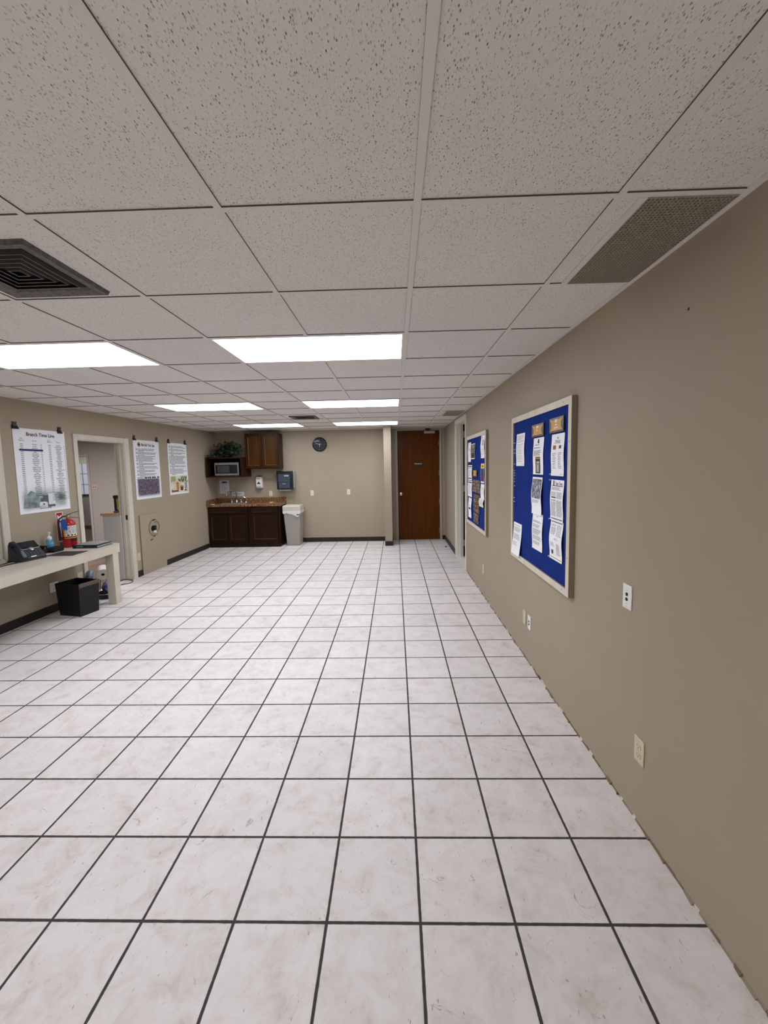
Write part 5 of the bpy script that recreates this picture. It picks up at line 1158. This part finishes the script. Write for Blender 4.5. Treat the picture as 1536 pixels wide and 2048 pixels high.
s.pr().bars(.1, .46, .90, .84, .007, .0042, ragged=.05).bars(.1, .46, .82, .62, .007, .0042, ragged=.05).bars(.55, .92, .90, .60, .0095, .0042, ragged=.15).bars(.42, .72, .56, .50, .007, .004).bars(.12, .46, .44, .34, .007, .0042).bars(.58, .86, .44, .14, .007, .0042).done('print', M_GREY_INK)
s.pr().disc(.24, .20, .017, .019, 0).done('seal', mat('seal_green', (24, 72, 66), rough=0.6))
s = Sheet('small curled white letter at the bottom left of the large board', 3.627, 3.400, 0.852, 1.128, group=G, curl=0.016, waves=0.5, seed=8)
s.pr().bars(.1, .85, .93, .90, .01, .005).bars(.1, .9, .86, .70, .0085, .004).bars(.1, .9, .65, .48, .0085, .004).bars(.1, .6, .4, .25, .01, .004).done('print', M_GREY_INK)
# gold ticket cards
def ticket(label, y_far, y_near, z0, z1, black=False, tilt=0.0):
    o = thing('ticket_card', label, 'card', RP(y_far, z0, FELT + 0.002), RR, 'gold ticket-shaped cards')
    W_, H_ = y_far - y_near, z1 - z0
    b = MB(); b.box(0, -0.010, 0, W_, 0, H_); b.build('backing', mat('smoky_plate', (62, 52, 40), rough=0.3) if not black else M_INK, o)
    b = MB(); u0, u1, v0, v1 = .06 * W_, .94 * W_, .10 * H_, .92 * H_
    b.poly([(u0, v0), (W_ * .25, v0 + .05 * H_), (W_ * .5, v0 + .02 * H_), (W_ * .75, v0 + .05 * H_), (u1, v0), (u1 - .10 * W_, H_ * .35), (u1 - .11 * W_, H_ * .6), (u1, v1), (W_ * .75, v1 - .07 * H_), (W_ * .5, v1 - .03 * H_), (W_ * .25, v1 - .07 * H_), (u0, v1), (u0 + .11 * W_, H_ * .6), (u0 + .10 * W_, H_ * .35)], 0.0106)
    b.build('gold_ticket', mat('ticket_gold', (200, 146, 68), rough=0.4, noise=(20, 0.12, (1, 1, 1))), o, smooth=0)
    b = MB(); rd = random.Random(int(y_far * 100))
    b.disc(W_ * .5, H_ * .76, W_ * .09, H_ * .12, 0.0112, 12); bars(b, W_ * .42, W_ * .58, H_ * .56, H_ * .46, .02, .009, 0.0112, rd, ragged=0, word=.03); bars(b, W_ * .36, W_ * .66, H_ * .38, H_ * .25, .02, .012, 0.0112, rd, ragged=0, word=.03)
    b.build('white_print', mat('card_print', (232, 220, 196), rough=0.5), o, smooth=0)
ticket('gold ticket-shaped card above the sheet with the round crest', 3.150, 2.905, 1.834, 1.925)
ticket('gold ticket-shaped card above the two-column list sheet', 2.797, 2.566, 1.837, 1.933)
ticket('small gold ticket card on black in the middle of the smaller board', 5.512, 5.231, 1.474, 1.570, True)

# papers on the farther board
s = Sheet('narrow white sheet at the top left of the farther board', 5.890, 5.678, 1.674, 1.945, group=G, seed=11); s.pr().disc(.5, .66, .016, .012).bars(.2, .8, .6, .57, .01, .006).bars(.2, .5, .35, .3, .01, .005).done('print', M_INK)
s = Sheet('white-bordered dark photo print beside the top left sheet of the farther board', 5.655, 5.400, 1.711, 1.915, group=G, name='photo_print', cat='photo', seed=12); s.pr().rect(.04, .06, .96, .95).rect(.2, .68, .8, .9, 1, .0009).rect(.08, .38, .92, .62, 2, .0009).done('picture', [M_INK, M_GOLD, M_PHOTO2])
s = Sheet('curled white sheet at the top right of the farther board', 5.006, 4.806, 1.711, 1.984, group=G, curl=0.012, seed=13); s.pr().rect(.52, .55, .74, .80).disc(.3, .9, .012, .014).done('dark_block', M_MID_INK); s.pr().bars(.2, .8, .45, .1, .02, .004).done('print', M_GREY_INK)
s = Sheet('white sheet with dark bands top and bottom, upper left of the farther board', 5.890, 5.606, 1.421, 1.629, group=G, seed=14); s.pr().rect(.06, .86, .94, .93).rect(.06, .08, .94, .15).bars(.3, .7, .79, .74, .01, .008).done('bands', M_INK); s.pr().bars(.1, .9, .68, .2, .011, .004).done('print', M_GREY_INK)
s = Sheet('poster sheet with yellow header and blue, green and red blocks, farther board', 5.027, 4.838, 1.413, 1.646, group=G, seed=15); s.pr().rect(.04, .76, .96, .96, 0).rect(.3, .83, .7, .89, 4, .0009).rect(.04, .08, .96, .75, 1).rect(.2, .38, .9, .6, 2, .0009).rect(.25, .2, .8, .34, 3, .0009).done('picture', [mat('print_yellow', (224, 198, 40), rough=0.5), mat('print_blue', (30, 62, 140), rough=0.5), mat('print_teal', (36, 62, 60), rough=0.5), mat('print_red', (130, 30, 52), rough=0.5), M_INK])
s = Sheet('white sheet with one dark top band, lower left of the farther board', 5.915, 5.610, 1.188, 1.411, group=G, seed=16); s.pr().rect(.06, .86, .94, .93).done('band', M_INK); s.pr().bars(.1, .9, .76, .15, .011, .004).done('print', M_GREY_INK)
def photo_grid(label, y0, y1, z0, z1, nu, nv, seed, lift=0.0025):
    s = Sheet(label, y0, y1, z0, z1, group=G, name='photo_sheet', cat='photo', seed=seed, m=mat('dark_photo_sheet', (62, 54, 50), rough=0.5), lift=lift); s.pr()
    for i in range(nu):
        for j in range(nv):
            s.rect((i + .1) / nu, (j + .2) / nv, (i + .9) / nu, (j + .92) / nv, s.rnd.choice((0, 0, 1)), .0007, 1)
    s.done('portraits', [M_PHOTO2, picture_mat('pale_portraits', [(0.4, (96, 88, 92)), (0.6, (176, 168, 170))], 50)])
photo_grid('sheet of many small staff photos under the small gold card', 5.575, 5.075, 1.268, 1.436, 6, 4, 17)
photo_grid('dark sheet of larger photos in the middle of the photo column', 5.485, 5.102, 1.005, 1.250, 4, 4, 18)
photo_grid('lowest small photo sheet of the photo column on the farther board', 5.485, 5.153, 0.868, 0.998, 5, 3, 19)
s = Sheet('narrow white sheet with yellow star at the bottom left of the farther board', 5.865, 5.639, 0.890, 1.170, group=G, curl=0.009, seed=20)
s.pr(); s.b.poly([(s.W * .5 + .022 * (1 if i % 2 == 0 else .45) * math.sin(PI * i / 5), s.H * .83 + .022 * (1 if i % 2 == 0 else .45) * math.cos(PI * i / 5)) for i in range(10)][::-1], .003); s.done('star', mat('star_yellow', (196, 190, 50), rough=0.5)); s.pr().rect(.2, .42, .8, .52).done('dark_block', M_INK); s.pr().bars(.2, .8, .64, .56, .012, .005).done('print', M_GREY_INK)
s = Sheet('white letter on the right side of the farther board, above a folded page', 5.036, 4.840, 1.212, 1.400, group=G, seed=21); s.pr().bars(.3, .7, .78, .3, .02, .005).disc(.5, .72, .008, .008).done('print', M_MID_INK)
s = Sheet('short folded page overlapping the right side letter of the farther board', 5.090, 4.846, 1.122, 1.222, group=G, curl=0.012, lift=0.007, seed=22, m=mat('warm_paper', (232, 224, 208), rough=0.8)); s.pr().bars(.1, .9, .8, .3, .015, .004).done('print', M_GREY_INK)

# spare push pins along the left edge of the large board and pins beside papers
pinm = [M_WHITE]
pz = [1.819, 1.763, 1.732, 1.636, 1.579, 1.558, 1.537, 1.508, 1.484, 1.446, 1.341, 1.307]
def make_pin(label, y, z, group):
    o = thing('push_pin', label, 'push pin', RP(y, z, FELT + 0.0005), RR, group)
    b = MB(); b.lathe([(0.0038, 0.0), (0.0034, -0.002), (0.0024, -0.003), (0.0024, -0.0065), (0.004, -0.008), (0.004, -0.0095), (0, -0.010)], (0, 0, 0), 12, 'y'); b.build('head', M_WHITE, o)
    return o
lb = 'white push pin in the column of spares down the left edge of the large board'
p0 = make_pin(lb, 3.622, pz[0], 'spare push pins on the large board')
for i, z in enumerate(pz[1:]): dup(p0, RP(3.622 - 0.006 * ((i * 7) % 3), z, FELT + 0.0005))
lb2 = 'white push pin at the left edge of the newsletter column on the large board'
p1_ = make_pin(lb2, 2.785, 1.566, 'push pins beside the newsletter')
for z in (1.527, 1.262, 1.003): dup(p1_, RP(2.788, z, FELT + 0.0005))

# ------------------------------------------------------------------ light
SC.view_settings.view_transform = 'Standard'
SC.view_settings.look = 'None'
SC.view_settings.exposure = 0.0
wd = bpy.data.worlds.new('World'); SC.world = wd; wd.use_nodes = True
wd.node_tree.nodes['Background'].inputs[0].default_value = (0.9, 0.93, 1, 1); wd.node_tree.nodes['Background'].inputs[1].default_value = 0.3
def area(name, loc, size, energy, col=(1, 0.97, 0.94), rot=(0, 0, 0), sy=None):
    l = bpy.data.lights.new(name, 'AREA'); l.energy = energy; l.size = size; l.color = col
    if sy: l.shape = 'RECTANGLE'; l.size_y = sy
    o = bpy.data.objects.new(name, l); COL.objects.link(o); o.location = loc; o.rotation_euler = rot
    return o
area('annex_fill_lamp', (-6.4, 6.6, 2.4), 1.0, 115)  # unseen lamp added to brighten the annex
area('rear_panel_lamp', (-0.53, -1.1, 2.42), 1.2, 34, (0.95, 0.97, 1.0), sy=0.6)
area('rear_panel_lamp', (-2.35, -1.1, 2.42), 1.2, 34, (0.95, 0.97, 1.0), sy=0.6)
area('annex_far_fill_lamp', (-8.5, 10.6, 2.3), 0.6, 16)  # unseen lamp added for the space beyond the annex opening
# downward lamps added just under each ceiling panel in view
lamp = bpy.data.lights.new('panel_lamp', 'AREA'); lamp.shape = 'RECTANGLE'; lamp.size = 1.15; lamp.size_y = 0.54; lamp.energy = 3.6; lamp.color = (0.93, 0.955, 1.0); lamp.spread = math.radians(120)
for i, j in [(a, c) for a in (-2, -5) for c in (2, 6, 10)]:
    o = bpy.data.objects.new('panel_lamp', lamp); COL.objects.link(o); o.location = (CX + (i + 1) * CS, CY + (j + .5) * CS, H - 0.004)

# ------------------------------------------------------------------ camera
cam = bpy.data.cameras.new('camera'); co = bpy.data.objects.new('camera', cam); COL.objects.link(co)
cam.sensor_fit = 'VERTICAL'; cam.sensor_height = 36.0; cam.lens = 813.3124 / 2048 * 36.0
cam.shift_x = -2.9755 / 2048; cam.shift_y = -21.241 / 2048
cam.clip_start = 0.02; cam.clip_end = 60
pit, yaw, rol = -0.0873716, 0.0251583, 0.0198822
R = Matrix.Rotation(yaw, 3, 'Z') @ Matrix.Rotation(pit, 3, 'X') @ Matrix.Rotation(rol, 3, 'Y')
right, fwd_, up = R.col[0], R.col[1], R.col[2]
Mx = Matrix((( right[0], up[0], -fwd_[0], 0), (right[1], up[1], -fwd_[1], 0), (right[2], up[2], -fwd_[2], 1.64404), (0, 0, 0, 1)))
co.matrix_world = Mx
SC.camera = co
